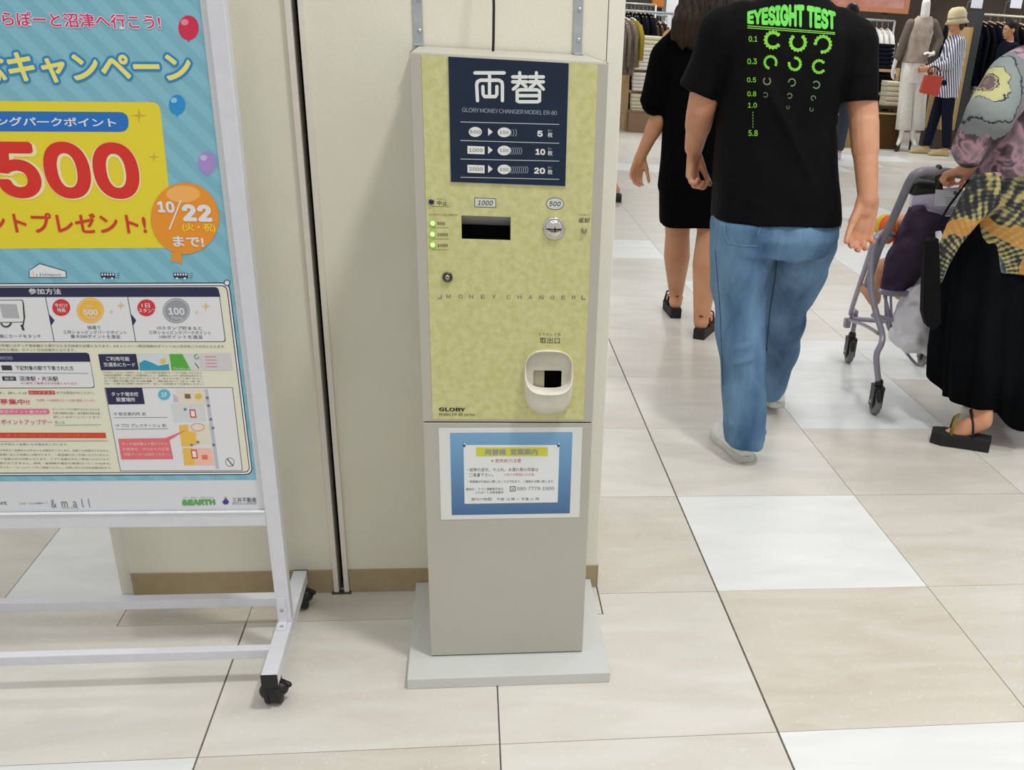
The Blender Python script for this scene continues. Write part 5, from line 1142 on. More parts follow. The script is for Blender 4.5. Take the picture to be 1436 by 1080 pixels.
# handle hoop
tube([V(1216, 400, Yr + .16), V(1232, 350, Yr + .06), V(1250, 312, Yr - .02), V(1266, 276, Yr - .10), V(1276, 254, Yr - .15), V(1286, 243, Yr - .17), V(1304, 240, Yr - .17), V(1330, 242, Yr - .17), V(1352, 245, Yr - .17), V(1385, 250, Yr - .17)], name='handle_hoop', rad=.0155, m=mat('handle_grey', (128, 124, 134), .4))
tube([V(1385, 250, Yr - .17), V(1398, 262, Yr - .15), V(1390, 300, Yr - .02), V(1372, 340, Yr + .08), V(1362, 372, Yr + .12)], name='handle_hoop', rad=.0155, m=mat('handle_grey', (0, 0, 0)))
G().capsule(V(1283, 262, Yr - .10), V(1309, 263, Yr - .10), .030, .022, M_BLACK, 14).build('brake_lever', ct)
G().capsule(V(1316, 236, Yr - .17), V(1317, 266, Yr - .17), .013, .013, M_BLACK, 12).build('lock_clip', ct)
# cross members, lower frame and basket wires
m0, m1 = V(1192, 447, Yf - .02), V(1262, 452, Yf)
tube([m0, m0.lerp(m1, .5), m1], name='front_cross_tube', rad=.011)
tube([V(1190, 449, Yf - .02), V(1212, 456, Yr + .3), V(1232, 468, Yr + .03)], name='lower_side_tube', rad=.007)
tube([V(1232, 408, Yr + .08), V(1250, 412, Yr + .10), V(1270, 412, Yr + .1), V(1290, 411, Yr + .1)], name='seat_rail', rad=.011)
tube([V(1224, 442, Yr + .03), V(1250, 448, Yr + .1), V(1280, 450, Yr + .1)], name='middle_cross_tube', rad=.009)
tube([V(1242, 414, Yr + .12), V(1243, 448, Yr + .16), V(1249, 466, Yr + .2), V(1264, 485, Yr + .22), V(1282, 508, Yr + .22), V(1292, 512, Yr + .24), V(1300, 506, Yr + .24), V(1309, 500, Yr + .24), V(1314, 512, Yr + .24), V(1320, 514, Yr + .24), V(1332, 505, Yr + .24)], name='basket_wire', rad=.0065)
tube([V(1249, 414, Yr + .12), V(1250, 440, Yr + .12), V(1250, 458, Yr + .14)], name='basket_wire', rad=.005)
tube([V(1240, 414, Yr + .12), V(1246, 436, Yr + .12), V(1248, 458, Yr + .14)], name='basket_wire', rad=.006)
G().box(*sorted((V(1182, 455, Yf).x, V(1190, 455, Yf).x)), Yf - .03, Yf + .0, V(1186, 458, Yf).z, V(1186, 445, Yf).z, M_TUBE).build('corner_bumper', ct, .004)
# child seat
SEAT = mat('seat_purple', (84, 72, 92), .85, rgb2=(66, 56, 74), scale=14, bump=.4, bscale=60)
LIL = mat('seat_shell_lilac', (226, 220, 240), .3, rgb2=(220, 214, 238))
def slab(px, Y0, dY, m, name, par, bev=.006, dv=Vector((0, 0, 0)), lab=None):
    q = [at(x, y, Y0 + (dy if dy is not None else 0)) for x, y, dy in px]
    o = G().loft([q, [v + Vector((.16 * dY, dY, 0)) + dv for v in q]], m, smooth=False).build(name, par, bev)
    if lab: o['label'] = lab
    return o
g = G(); q0 = [(1281, 292, -.06), (1296, 289, -.06), (1304, 297, -.06), (1334, 304, -.06), (1352, 300, -.06), (1344, 345, 0), (1334, 385, .05), (1318, 398, .08), (1297, 408, .1), (1256, 412, .1), (1233, 408, .1), (1244, 370, .04), (1262, 330, -.02)]
q = [at(x, y, Yr + .10 + d) for x, y, d in q0]; g.loft([q, [v + Vector((.008, .05, 0)) for v in q]], SEAT, smooth=False)
remesh(g, 'seat_fabric', .007, 5, SEAT, ct, both(wob(14, .014, 8), folds([(tuple(at(1290, 320, Yr + .05)), tuple(at(1325, 318, Yr + .05)), .012, .014), (tuple(at(1270, 372, Yr + .1)), tuple(at(1318, 350, Yr + .05)), .012, .014), (tuple(at(1262, 398, Yr + .15)), tuple(at(1300, 370, Yr + .1)), -.01, .014)])), 'purple fabric of the child seat')
slab([(1283, 260, -.1), (1310, 264, -.1), (1350, 262, -.1), (1350, 302, -.05), (1304, 304, -.05), (1297, 294, -.05), (1276, 291, -.05)], Yr + .11, .03, LIL, 'seat_shell', ct, .004, lab='lilac plastic shell above the seat fabric')
# price board
cb = slab([(1312, 266, 0), (1357, 267, 0), (1353, 290, 0), (1311, 289, 0)], Yr - .20, .004, mat('card_grey', (190, 192, 200), .5), 'notice_card', ct, .0015)
p2 = Print(Yr - .201, .0003)
for k in range(4): p2.line([(1326, 277 + k * 2.8), (1342 - 3 * (k % 2), 277.4 + k * 2.8)], .8, (130, 132, 144), 2)
p2.oval((1339.6, 270.6), 2.6, 3, (70, 72, 90), 2).done('card_lettering', cb)
slab([(1312, 325, 0), (1320, 324, 0), (1326, 343, 0), (1313, 344, 0)], Yr - .22, .006, mat('tag_white', (220, 222, 224), .5), 'hang_tag', ct, .001)
# white carrier bag in the basket
PB = mat('carrier_white', (238, 236, 240), .35, rgb2=(230, 228, 234), scale=20, bump=.6, bscale=18, trans=.1)
g = G(); g.ell(at(1292, 440, Yr + .10), (.105, .12, .12), PB).ell(at(1294, 472, Yr + .10), (.125, .13, .075), PB).ell(at(1300, 418, Yr + .12), (.07, .09, .09), PB)
pb = remesh(g, 'carrier_bag', .007, 4, PB, None, both(wob(12, .028, 1), wob(30, .008, 2), folds([(tuple(at(1262, 450, Yr)), tuple(at(1325, 452, Yr)), -.016, .012), (tuple(at(1262, 478, Yr)), tuple(at(1325, 480, Yr)), .014, .012)])))
tag(pb, 'full white plastic carrier bag in the cart basket beside the black skirt', 'bag')
# child in the seat
kid = thing('person', 'small child sitting in the cart seat, one bare foot hanging out under a red hem', 'person', tuple(at(1215, 400, Yr + .3)))
g = G(); K = at(1232, 388, Yr + .34); Fh = at(1226, 420, Yr + .36); Ft = at(1213, 406, Yr + .38)
limb(g, [at(1262, 372, Yr + .28), at(1236, 378, Yr + .34), at(1226, 402, Yr + .36), Fh], [.05, .042, .032, .028], SKIN); g.capsule(Fh, Ft + Vector((.004, 0, .0)), .028, .022, SKIN); 
for k in range(4): g.capsule(Ft + Vector((0, .0, -.014 + k * .010)), Ft + Vector((-.014, .01, -.010 + k * .010)), .0075, .006, SKIN, 8)
limb(g, [at(1280, 372, Yr + .28), at(1262, 392, Yr + .42), at(1262, 412, Yr + .44)], [.05, .036, .026], SKIN)
tz = at(1285, 330, Yr + .26); torso(g, [(tz.z - .14, tz.x, tz.y, .07, .055), (tz.z, tz.x, tz.y, .075, .055), (tz.z + .07, tz.x, tz.y, .05, .04)], SKIN); kh = head(g, (tz.x, tz.y, tz.z + .15), (.1, 1, 0), .62, SKIN)
limb(g, [(tz.x - .07, tz.y, tz.z + .05), (tz.x - .085, tz.y + .08, tz.z - .03), (tz.x - .04, tz.y + .15, tz.z - .02)], [.028, .024, .018], SKIN); hand(g, (tz.x - .04, tz.y + .15, tz.z - .02), (.4, 1, 0), (0, 0, -1), 1, .7, .55, SKIN)
limb(g, [(tz.x + .07, tz.y, tz.z + .05), (tz.x + .085, tz.y + .08, tz.z - .03), (tz.x + .04, tz.y + .15, tz.z - .02)], [.028, .024, .018], SKIN); hand(g, (tz.x + .04, tz.y + .15, tz.z - .02), (-.4, 1, 0), (0, 0, -1), -1, .7, .55, SKIN)
remesh(g, 'body', .005, 2, SKIN, kid); face(kh, kid)
REDC = mat('shorts_red', (176, 40, 52), .75)
g = G(); limb(g, [at(1280, 368, Yr + .28), at(1262, 372, Yr + .28), at(1240, 380, Yr + .345)], [.070, .055, .046], REDC); torso(g, [(tz.z - .15, tz.x, tz.y, .085, .07), (tz.z, tz.x, tz.y, .088, .068), (tz.z + .075, tz.x, tz.y, .062, .052)], REDC); remesh(g, 'romper', .007, 3, REDC, kid)
g = G().ell(kh[0] + Vector((0, -.01, .03)), (.054, .066, .056), HAIR); remesh(g, 'hair', .005, 1, HAIR, kid)
tz2 = at(1245, 318, Yr + .26)
ty = thing('soft_toy', 'orange soft ball with a yellow rim beside the handle tube of the cart', 'toy', tuple(tz2))
G().ell(tz2, (.034, .034, .045), mat('toy_orange', (226, 92, 36), .7)).build('ball', ty); G().lathe([(.030, -.008), (.046, -.006), (.046, .006), (.030, .008)], tz2 + Vector((-.004, .012, 0)), (.45, 1, 0), mat('toy_yellow', (226, 196, 60), .7), 24).build('rim', ty)

# ------------------------------------------------------------------ the shop
WOOD = mat('shelf_wood', (196, 166, 120), .55, rgb2=(180, 148, 100), scale=4, stretch=(1, 1, 8)); DWOOD = mat('dark_wood', (74, 58, 44), .6, rgb2=(60, 46, 34))
G().box(-3, 13, 16.6, 16.8, 0, 3.4, mat('shop_wall', (92, 82, 72), .8, rgb2=(80, 70, 62), scale=2)).build('wall_back', None, kind='structure')
G().box(3.0, 13, 11.60, 11.86, 0, .004, mat('threshold_white', (226, 226, 222), .25)).build('trim_2', None, kind='structure')
ORD = 'first second third fourth fifth sixth seventh eighth ninth tenth eleventh twelfth thirteenth fourteenth fifteenth sixteenth seventeenth eighteenth'.split()
CL = dict(white=mat('cloth_white', (222, 220, 212), .85), cream=mat('cloth_cream', (212, 204, 178), .85), taupe=mat('cloth_taupe', (124, 110, 98), .9, rgb2=(104, 92, 82), scale=30), mustard=mat('cloth_mustard', (150, 130, 44), .85),
          navy=mat('cloth_navy', (24, 28, 40), .85, rgb2=(16, 20, 30)), black=mat('cloth_black', (18, 17, 22), .85), grey=mat('cloth_grey', (110, 106, 104), .85), brown=mat('cloth_brown', (70, 56, 44), .85), green=mat('cloth_olive', (70, 66, 44), .85))
HNG = mat('hanger_wood', (206, 182, 134), .5); HNW = mat('hanger_white', (226, 226, 222), .4)
def garment(p, m, L, th, dep, hm, rot, label, group, name='hanging_garment', cat='clothes'):
    """hanging top seen on its hanger: p = point on the rail"""
    p = Vector(p); rt = thing(name, label, cat, (p.x, p.y, p.z), group); g = G(); R_ = Matrix.Rotation(rot, 3, 'Z'); n = 20
    prof = [(-.10, .05, .5), (-.115, .14, .7), (-.15, dep * .92, .9), (-.20, dep, 1.0), (-.35, dep * .94, 1.0), (-.10 - L * .6, dep * .96, 1.1), (-.10 - L, dep, 1.15)]
    rings = []
    for z, d_, t_ in prof:
        rings.append([p + R_ @ Vector((th / 2 * t_ * math.cos(a) * (1 + .25 * math.sin(3 * a)), d_ * math.sin(a), z)) for a in [2 * PI * k / n for k in range(n)]])
    g.loft(rings, m)
    for s_ in (-1, 1): g.tube([p + R_ @ Vector((.0, s_ * dep * .9, -.16)), p + R_ @ Vector((th * .25, s_ * (dep + .02), -.30)), p + R_ @ Vector((th * .3, s_ * (dep + .01), -.10 - L * .85))], [.035, .042, .036], m, 10, flat=.8)
    g.build('garment_body', rt)
    h = G().tube([p + R_ @ Vector((0, s_, z)) for s_, z in ((-dep * .9, -.155), (-.06, -.095), (0, -.080), (.06, -.095), (dep * .9, -.155))], .009, hm, 8)
    h.tube([p + R_ @ Vector((0, y, z)) for y, z in ((0, -.085), (0, -.03), (.012, -.008), (.018, .010), (0, .022), (-.016, .012))], .003, M_STEEL, 6); h.build('hanger', rt)
    return rt
def row(p0, p1, n, mats, L, th, dep, hm, rot, label, group, jit=.2):
    p0, p1 = Vector(p0), Vector(p1); made = {}
    rr_ = random.Random(n * 7 + int(p0.x * 10))
    for k in range(n):
        p = p0.lerp(p1, (k + .5) / n) + Vector(((rr_.random() - .5) * jit * th, 0, 0)); m = mats[k % len(mats)]
        if m not in made: made[m] = garment(p, CL[m], L, th, dep, hm, rot + (rr_.random() - .5) * .15, label.format(m, ORD[k]), group + ' ' + m)
        else: dup(made[m], p - Vector(made[m].location), label.format(m, ORD[k]))
def rack(name, label, x0, x1, y, z, legs=True, m=M_STEEL):
    rk = thing(name, label, 'rack', ((x0 + x1) / 2, y, 0)); G().tube([(x0, y, z), (x1, y, z)], .016, m, 10).build('rail', rk)
    for x in (x0, x1):
        G().tube([(x, y, .01), (x, y, z)], .016, m, 10).build('upright_post', rk); G().box(x - .02, x + .02, y - .09, y + .09, 0, .03, m).build('foot', rk)
    return rk
def folded(p, w_, d_, h, n, m, label, group, tint=None):
    first = None
    for k in range(n):
        dx = random.Random(k + int(p[0] * 50)).uniform(-.008, .008)
        if first is None:
            x, y, z = p; g = G(); prof = []
            g.loft([[Vector((x + sx * (w_ / 2 - i_), y + yy, z + zz)) for sx, (yy, zz, i_) in [(-1, q) for q in ((0, .0, .006), (-.012, h * .25, 0), (-.012, h * .75, 0), (0, h * .97, .006), (d_, h * .97, .006), (d_, 0, .006))]],
                    [Vector((x + (w_ / 2 - i_), y + yy, z + zz)) for yy, zz, i_ in ((0, .0, .006), (-.012, h * .25, 0), (-.012, h * .75, 0), (0, h * .97, .006), (d_, h * .97, .006), (d_, 0, .006))]], m, smooth=False)
            first = g.build('folded_shirt', None, min(.006, h * .2)); tag(first, label.format(ORD[0] + ' up'), 'clothes', group)
        else:
            c = first.copy(); col.objects.link(c); c.location = (dx, 0, k * h); c['label'] = label.format(ORD[k] + ' up')
def shelf(name, label, x0, x1, y0, y1, zs, ht, m=WOOD, back=None):
    s_ = thing(name, label, 'shelf', ((x0 + x1) / 2, y0, 0))
    for x in (x0, x1 - .045): G().box(x, x + .045, y0, y1, 0, ht, m).build('side_panel', s_, .002)
    for z in zs: G().box(x0 + .045, x1 - .045, y0 + .004, y1, z - .035, z, m).build('shelf_board', s_, .002)
    if back: G().box(x0, x1, y1, y1 + .02, 0, ht, back).build('back_panel', s_)
    return s_
# --- right part
YS = 12.75
ax = lambda px, py, Y=YS: at(px, py, Y)
shx1 = ax(1262, 100).x; zz = [ax(1240, y).z for y in (163, 130, 97)]
bd = [ax(1240, 97).z, ax(1240, 130).z, ax(1240, 162).z, .06]
shelf('clothes_shelf', 'wooden shelf unit with dark folded clothes behind the mannequin', shx1 - 1.25, shx1, YS, YS + .5, bd, bd[0] + .02, WOOD, DWOOD)
SW = .30
for k, (x_, n_) in enumerate(((shx1 - .28, 6), (shx1 - .66, 5), (shx1 - 1.02, 6))):
    folded((x_, YS + .02, bd[0] + .001), .32, .36, .05 if k else .052, n_, CL['navy'] if k == 0 else CL['black'], 'dark folded top, upper board behind mannequin, ' + ('right', 'middle', 'left')[k] + ' stack, {}', 'dark folded tops on the upper shelf')
for k, x_ in enumerate((shx1 - .30, shx1 - .7, shx1 - 1.05)): folded((x_, YS + .02, bd[1] + .001), .34, .36, .045, 5, CL['black'], 'dark folded top, middle board behind mannequin, ' + ('right', 'middle', 'left')[k] + ' stack, {}', 'dark folded tops on the middle shelf')
for k, x_ in enumerate((shx1 - .30, shx1 - .7)): folded((x_, YS + .02, bd[2] + .001), .34, .36, .045, 4, CL['black'], 'dark folded top, lowest board behind mannequin, ' + ('right', 'left')[k] + ' stack, {}', 'dark folded tops on the lowest shelf')
st0 = at(1250, 149, 12.45)
tb = thing('stool', 'dark stool carrying the cream folded tops beside the mannequin', 'stool', (st0.x, 12.45, 0))
G().box(st0.x - .17, st0.x + .14, 12.42, 12.72, st0.z - .04, st0.z - .001, DWOOD).build('seat', tb, .003)
for sx in (-.15, .12):
    for sy in (12.44, 12.70): G().box(st0.x + sx - .015, st0.x + sx + .015, sy - .015, sy + .015, 0, st0.z - .04, DWOOD).build('leg', tb)
folded((st0.x - .01, 12.44, st0.z), .19, .24, .062, 5, CL['cream'], 'cream folded top in the striped stack left of the mannequin, {}', 'cream folded tops by the mannequin')
# wicker boxes at the foot
WK = mat('wicker', (96, 72, 44), .8, rgb2=(62, 44, 26), scale=60, stretch=(1, 1, 3), bump=.6)
def crate(x0, x1, y0, y1, z0, z1, m, label, name='basket', cat='basket', rim=None):
    t0 = thing(name, label, cat, ((x0 + x1) / 2, y0, z0)); g = G(); w_ = .02
    g.box(x0, x1, y0, y0 + w_, z0, z1, m).box(x0, x1, y1 - w_, y1, z0, z1, m).box(x0, x0 + w_, y0 + w_, y1 - w_, z0, z1, m).box(x1 - w_, x1, y0 + w_, y1 - w_, z0, z1, m).box(x0 + w_, x1 - w_, y0 + w_, y1 - w_, z0, z0 + w_, m); g.build('basket_body', t0, .004)
    G().box(x0 - .008, x1 + .008, y0 - .008, y0 + w_ + .006, z1, z1 + .02, rim or m).box(x0 - .008, x1 + .008, y1 - w_ - .006, y1 + .008, z1, z1 + .02, rim or m).box(x0 - .008, x0 + w_, y0 + w_ + .006, y1 - w_ - .006, z1, z1 + .02, rim or m).box(x1 - w_, x1 + .008, y0 + w_ + .006, y1 - w_ - .006, z1, z1 + .02, rim or m).build('basket_rim', t0)
b0 = at(1257, 205, 12.3); crate(b0.x - .55, b0.x, 12.25, 12.62, .0, at(1240, 160, 12.3).z, WK, 'brown woven basket on the floor left of the mannequin', rim=WOOD)
b0 = at(1186, 205, 12.2); crate(b0.x - .3, b0.x + .12, 12.2, 12.6, 0, at(1180, 184, 12.2).z, mat('box_tan', (150, 124, 78), .7), 'low tan box on the shop floor behind the black T-shirt', 'box', 'box')
# rail above the shelf with garments
ra, rb_ = at(1205, 30, 13.0), at(1266, 32, 13.0)
rack('clothes_rack', 'steel clothes rack behind the wooden shelf, left of the mannequin', rb_.x - 1.3, rb_.x + .1, 13.55, rb_.z + .02)
row((rb_.x - 1.25, 13.55, rb_.z), (rb_.x - .38, 13.55, rb_.z), 13, ['grey', 'green', 'brown', 'black'], .62, .05, .20, HNW, 0, '{} top, {} from the left on the rack behind the wooden shelf', 'tops on the left rack')
row((rb_.x - .36, 13.55, rb_.z), (rb_.x + .05, 13.55, rb_.z), 5, ['white'], .66, .07, .20, HNW, 0, '{} blouse, {} of the white ones ending the rack behind the shelf', 'tops on the left rack end')
# framed print
fa, fb_ = at(1170, 1, 13.9), at(1272, 20, 13.9)
fr = thing('picture_frame', 'large wooden framed salmon print high above the clothes rack', 'picture', ((fa.x + fb_.x) / 2, 13.9, fb_.z))
x0, x1, z0 = fa.x - .1, fb_.x, fb_.z; CP = mat('frame_copper', (186, 122, 88), .5)
for q in ((x0, x1, z0, z0 + .07), (x0, x1, z0 + .9, z0 + .97), (x0, x0 + .07, z0 + .07, z0 + .9), (x1 - .07, x1, z0 + .07, z0 + .9)): G().box(q[0], q[1], 13.86, 13.9, q[2], q[3], CP).build('frame_bar', fr, .004)
G().box(x0 + .07, x1 - .07, 13.88, 13.895, z0 + .07, z0 + .9, mat('print_salmon', (170, 106, 84), .6, rgb2=(196, 150, 140), scale=3)).build('print', fr)
G().box(x0 + .3, x0 + .36, 13.9, 13.96, 0, z0 + .9, DWOOD).box(x1 - .36, x1 - .30, 13.9, 13.96, 0, z0 + .9, DWOOD).build('rear_post', fr)
# mannequin
MW = mat('mannequin_white', (232, 230, 224), .4); TRW = mat('trousers_white', (236, 234, 224), .85); BLS = mat('blouse_taupe', (184, 170, 156), .85, rgb2=(160, 146, 132), scale=12); BLD = mat('blouse_sleeve', (112, 102, 94), .85)
YM = 12.15
mn = thing('mannequin', 'white headless mannequin in a taupe blouse and wide white trousers', 'mannequin', (at(1280, 205, YM).x, YM, 0))
M = lambda px, py, dy=0: at(px, py, YM + dy)
g = G(); nk = M(1298, 20); g.capsule(M(1297, 22), M(1299, 4), .06, .055, MW); g.tube([M(1299, 6), M(1299.6, 1.5)], [.055, .05], MW, 16)
torso(g, [(M(0, 130).z * 0 + .85, M(1283, 100).x, YM, .15, .11), (1.05, M(1285, 80).x, YM, .13, .10), (1.3, M(1288, 60).x, YM, .15, .10), (1.48, M(1293, 36).x, YM, .17, .08), (1.54, M(1296, 28).x, YM, .08, .06)], MW)
limb(g, [M(1277, 38), M(1263, 62), M(1253, 95)], [.04, .038, .024], MW); hand(g, M(1253, 95), (-.02, -.05, -1), (.5, -.8, 0), -1, .2, .95, MW, .5)
limb(g, [M(1309, 38), M(1318, 60, -.02), M(1308, 76, -.12)], [.04, .038, .024], MW); hand(g, M(1308, 76, -.12), (-1, -.3, .2), (0, .3, -1), 1, .3, .95, MW, .5)
limb(g, [M(1274, 105), M(1268, 150), M(1264, 190)], [.085, .055, .034], MW); limb(g, [M(1290, 105), M(1284, 150), M(1279, 192)], [.085, .055, .034], MW)
for a_, dx in ((M(1264, 190), -.07), (M(1279, 192), .02)): g.capsule(a_, a_ + Vector((dx, -.10, -.10)), .036, .026, MW)
remesh(g, 'body', .012, 2, MW, mn)
for a_, dx in ((M(1264, 190), -.07), (M(1279, 192), .02)):
    e_ = a_ + Vector((dx, -.10, -.10)); G().tube([(a_.x, a_.y + .01, a_.z - .03), (a_.x, a_.y + .02, .012)], [.022, .012], M_BLACK, 10).build('shoe_heel', mn); G().capsule((e_.x, e_.y, .018), (e_.x + dx * .5, e_.y - .06, .016), .030, .024, M_BLACK, 12).build('shoe', mn)
bl = G(); torso(bl, [(M(1283, 88).z, M(1283, 88).x, YM, .165, .125), (1.18, M(1284, 75).x, YM, .15, .115), (1.38, M(1289, 52).x, YM, .155, .11), (M(1293, 35).z, M(1293, 35).x, YM, .155, .09), (M(1297, 23).z, M(1297, 23).x, YM, .09, .07)], BLS)
remesh(bl, 'blouse', .012, 2, BLS, mn, wob(10, .02, 3, (1, 1, .4)))
for q_ in (([M(1277, 34), M(1266, 60), M(1259, 80)], [.066, .058, .050]), ([M(1309, 34), M(1317, 55, -.01), M(1311, 72, -.08)], [.066, .060, .050])):
    bl = G(); limb(bl, q_[0], q_[1], BLD); remesh(bl, 'sleeve', .010, 2, BLD, mn, None, 'darker taupe sleeve')
for sx in (-1, 1):
    cx1, cx2 = (1272 if sx < 0 else 1291), (1265.5 if sx < 0 else 1284.5)
    def ring(px, py, rx): c = M(px, py); return [Vector((c.x + rx * math.cos(a) * (1 + .05 * math.sin(7 * a)), YM + rx * .85 * math.sin(a), c.z)) for a in [2 * PI * k / 36 for k in range(36)]]
    G().loft([ring(1281 + sx * 4, 88, .11), ring(cx1 + 1, 108, .098), ring((cx1 + cx2) / 2 + 1, 145, .095), ring(cx2 + 1, 182, .105)], TRW).build('trouser_leg', mn)
# low dark plinth


# card signs above right rail, coats
YC = 13.0
c0_, c1_ = at(1344, 18, YC), at(1436, 20, YC)
rk = rack('clothes_rack', 'clothes rack with a pale rail packed with dark coats, at the upper right', c0_.x - .05, c0_.x + 1.9, YC, c0_.z, m=mat('rail_pale', (206, 202, 180), .4))
row((c0_.x - .02, YC, c0_.z), (c0_.x + 1.85, YC, c0_.z), 17, ['navy', 'black'], .80, .11, .24, HNG, .35, '{} coat, {} from the left in the packed row at the upper right', 'coats on the right rack')
for px in (1369, 1424):
    a_ = at(px - 8, 11, YC - .3); b_ = at(px + 8, 11, YC - .3)
    sg = thing('price_card', 'white price card above the dark coats, ' + ('nearer the cloche hat' if px == 1369 else 'at the right edge of the photo'), 'sign', ((a_.x + b_.x) / 2, YC - .3, a_.z)); G().box(a_.x, b_.x, YC - .3, YC - .296, a_.z, a_.z + .2, mat('card_white', (226, 230, 240), .5)).build('card', sg)
    G().tube([((a_.x + b_.x) / 2, YC - .29, a_.z + .1), ((a_.x + b_.x) / 2, YC - .02, a_.z + .08), ((a_.x + b_.x) / 2, YC, c0_.z)], .005, M_STEEL, 6).build('card_arm', sg)
sb = at(1360, 103, YC).z
shelf('clothes_shelf', 'low pale shelf unit under the dark coats at the right', c0_.x + .02, c0_.x + 1.95, YC + .1, YC + .5, [sb, sb - .42, .08], sb + .01, WOOD, mat('shelf_back', (180, 176, 164), .7))
for k in range(4): folded((c0_.x + .25 + k * .42, YC + .12, sb - .419), .36, .32, .055, 5, CL['white'], 'white folded top under the dark coats, ' + ORD[k] + ' stack from the left, {}', 'white folded tops under the coats')
# post and counter end behind the hat lady
ta, tb2 = at(1324, 160, 12.6), at(1340, 160, 12.6)
G().box(ta.x - .02, tb2.x + .03, 12.6, 12.9, .25, 1.55, mat('panel_tan', (196, 166, 108), .6)).build('panel_body', pn := thing('display_panel', 'tan and dark upright display panel behind the striped blouse', 'panel', (ta.x, 12.6, 0)))
G().box(tb2.x + .035, tb2.x + .13, 12.58, 12.9, .05, 1.75, mat('panel_dark', (52, 56, 60), .6)).build('dark_edge', pn); G().box(ta.x - .12, tb2.x + .15, 12.55, 13.0, 0, .24, DWOOD).build('plinth', pn)
# --- generic distant figure
def distant(label, x, y, f, tall, top, low, shoe, hair, sleeve=1.0, arms=None, hat=None, stride=.12, skin=SKIN, wide=1.0, long=.40, bare=False):
    pr_ = thing('person', label, 'person', (x, y, 0)); s_ = tall / 1.7; f = Vector(f).normalized(); rgt = Vector((f.y, -f.x, 0)); O = Vector((x, y, 0))
    W = lambda r_, fw, z: O + rgt * (r_ * s_) + f * (fw * s_) + Vector((0, 0, z * s_))
    rot = math.atan2(f.y, f.x) - PI / 2; g = G()
    def T_(g, rings, m): torso(g, [(z * s_, O.x, O.y, rx * s_ * wide, ry * s_ * wide) for z, rx, ry in rings], m, 24, rot)
    T_(g, [(.86, .15, .10), (1.02, .12, .09), (1.25, .155, .10), (1.38, .15, .08), (1.43, .07, .06)], skin); g.capsule(W(0, 0, 1.40), W(0, .02, 1.52), .052 * s_, .05 * s_, skin)
    hh = head(g, W(0, .04, 1.58), f + Vector((0, 0, -.15)), s_, skin)
    A = arms or {}
    for k in (-1, 1):
        e_, w_ = A.get(k, ((.22, -.02, 1.12), (.23, .06, .88))); hd_ = A.get(('h', k), (.0, .02, -1))
        limb(g, [W(k * .17, 0, 1.37), W(k * e_[0], e_[1], e_[2]), W(k * w_[0], w_[1], w_[2])], [.045 * s_, .036 * s_, .025 * s_], skin)
        d_ = rgt * (k * hd_[0]) + f * hd_[1] + Vector((0, 0, hd_[2])); hand(g, W(k * w_[0], w_[1], w_[2]), d_, -rgt * k + f * .2, k, .4, .95 * s_, skin, .4)
        limb(g, [W(k * .09, 0, .88), W(k * .09, k * stride * .5 + .02, .48), W(k * .09, k * stride, .10)], [.085 * s_, .052 * s_, .036 * s_], skin)
    remesh(g, 'body', .010, 2, skin, pr_); face(hh, pr_)
    g = G(); T_(g, [(1.42 - long - .2 + .0, .175, .125), (1.15, .165, .12), (1.30, .18, .12), (1.39, .17, .095), (1.44, .08, .065)], top)
    for k in (-1, 1):
        e_, w_ = A.get(k, ((.22, -.02, 1.12), (.23, .06, .88))); S_, E_, Wr = W(k * .16, 0, 1.36), W(k * e_[0], e_[1], e_[2]), W(k * w_[0], w_[1], w_[2])
        limb(g, [S_, E_] + ([E_.lerp(Wr, .75)] if sleeve >= 1 else []), [.070 * s_, .060 * s_, .045 * s_][:3 if sleeve >= 1 else 2], top)
    remesh(g, 'top', .011, 2, top, pr_, wob(9, .015, x))
    g = G(); T_(g, [(.78, .165, .12), (.90, .165, .12), (1.0, .15, .11)], low)
    for k in (-1, 1): limb(g, [W(k * .09, 0, .84), W(k * .09, k * stride * .5 + .01, .48), W(k * .09, k * stride * (.7 if bare else 1), .30 if bare else .15)], [.095 * s_, .072 * s_, .060 * s_], low)
    remesh(g, 'trousers', .011, 2, low, pr_)
    for k in (-1, 1):
        c = W(k * .09, k * stride, 0); c.z = 0; sd_ = rgt
        prof = [(-.05, .028), (.0, .036), (.08, .038), (.16, .044), (.20, .036), (.225, .018)]
        g = G(); g.loft([[c + f * (t * s_) + sd_ * (w_ * s_ * math.cos(a)) + Vector((0, 0, .002 + h_ * s_ * (.5 + .5 * math.sin(a)))) for a in [2 * PI * q / 16 for q in range(16)]] for (t, w_), h_ in zip(prof, (.07, .095, .09, .06, .05, .035))], shoe); g.build('shoe', pr_)
    c, R_, s2 = hh; g = G().ell(c + R_ @ Vector((0, -.022, .045)) * 1.0, (.084 * s_, .10 * s_, .088 * s_), hair, R_).ell(c + R_ @ Vector((0, -.06 * s_, -.03 * s_)), (.07 * s_, .05 * s_, .07 * s_), hair, R_); remesh(g, 'hair', .010, 1, hair, pr_)
    if hat:
        u = R_ @ Vector((0, 0, 1)); hc = c + R_ @ Vector((0, -.01, .035)) * s_
        G().lathe([(.150 * s_, -.045), (.118 * s_, .0), (.115 * s_, .055), (.105 * s_, .10), (.070 * s_, .135), (.0001, .142), (.0001, .136), (.066 * s_, .129), (.099 * s_, .096), (.109 * s_, .052), (.112 * s_, -.002), (.146 * s_, -.049)], hc, u, hat, 28).build('cloche_hat', pr_)
        G().lathe([(.1165 * s_, .010), (.120 * s_, .012), (.1185 * s_, .030), (.116 * s_, .032)], hc, u, mat('hat_band', (168, 156, 128), .7), 28).build('hat_band', pr_)
    return pr_, W
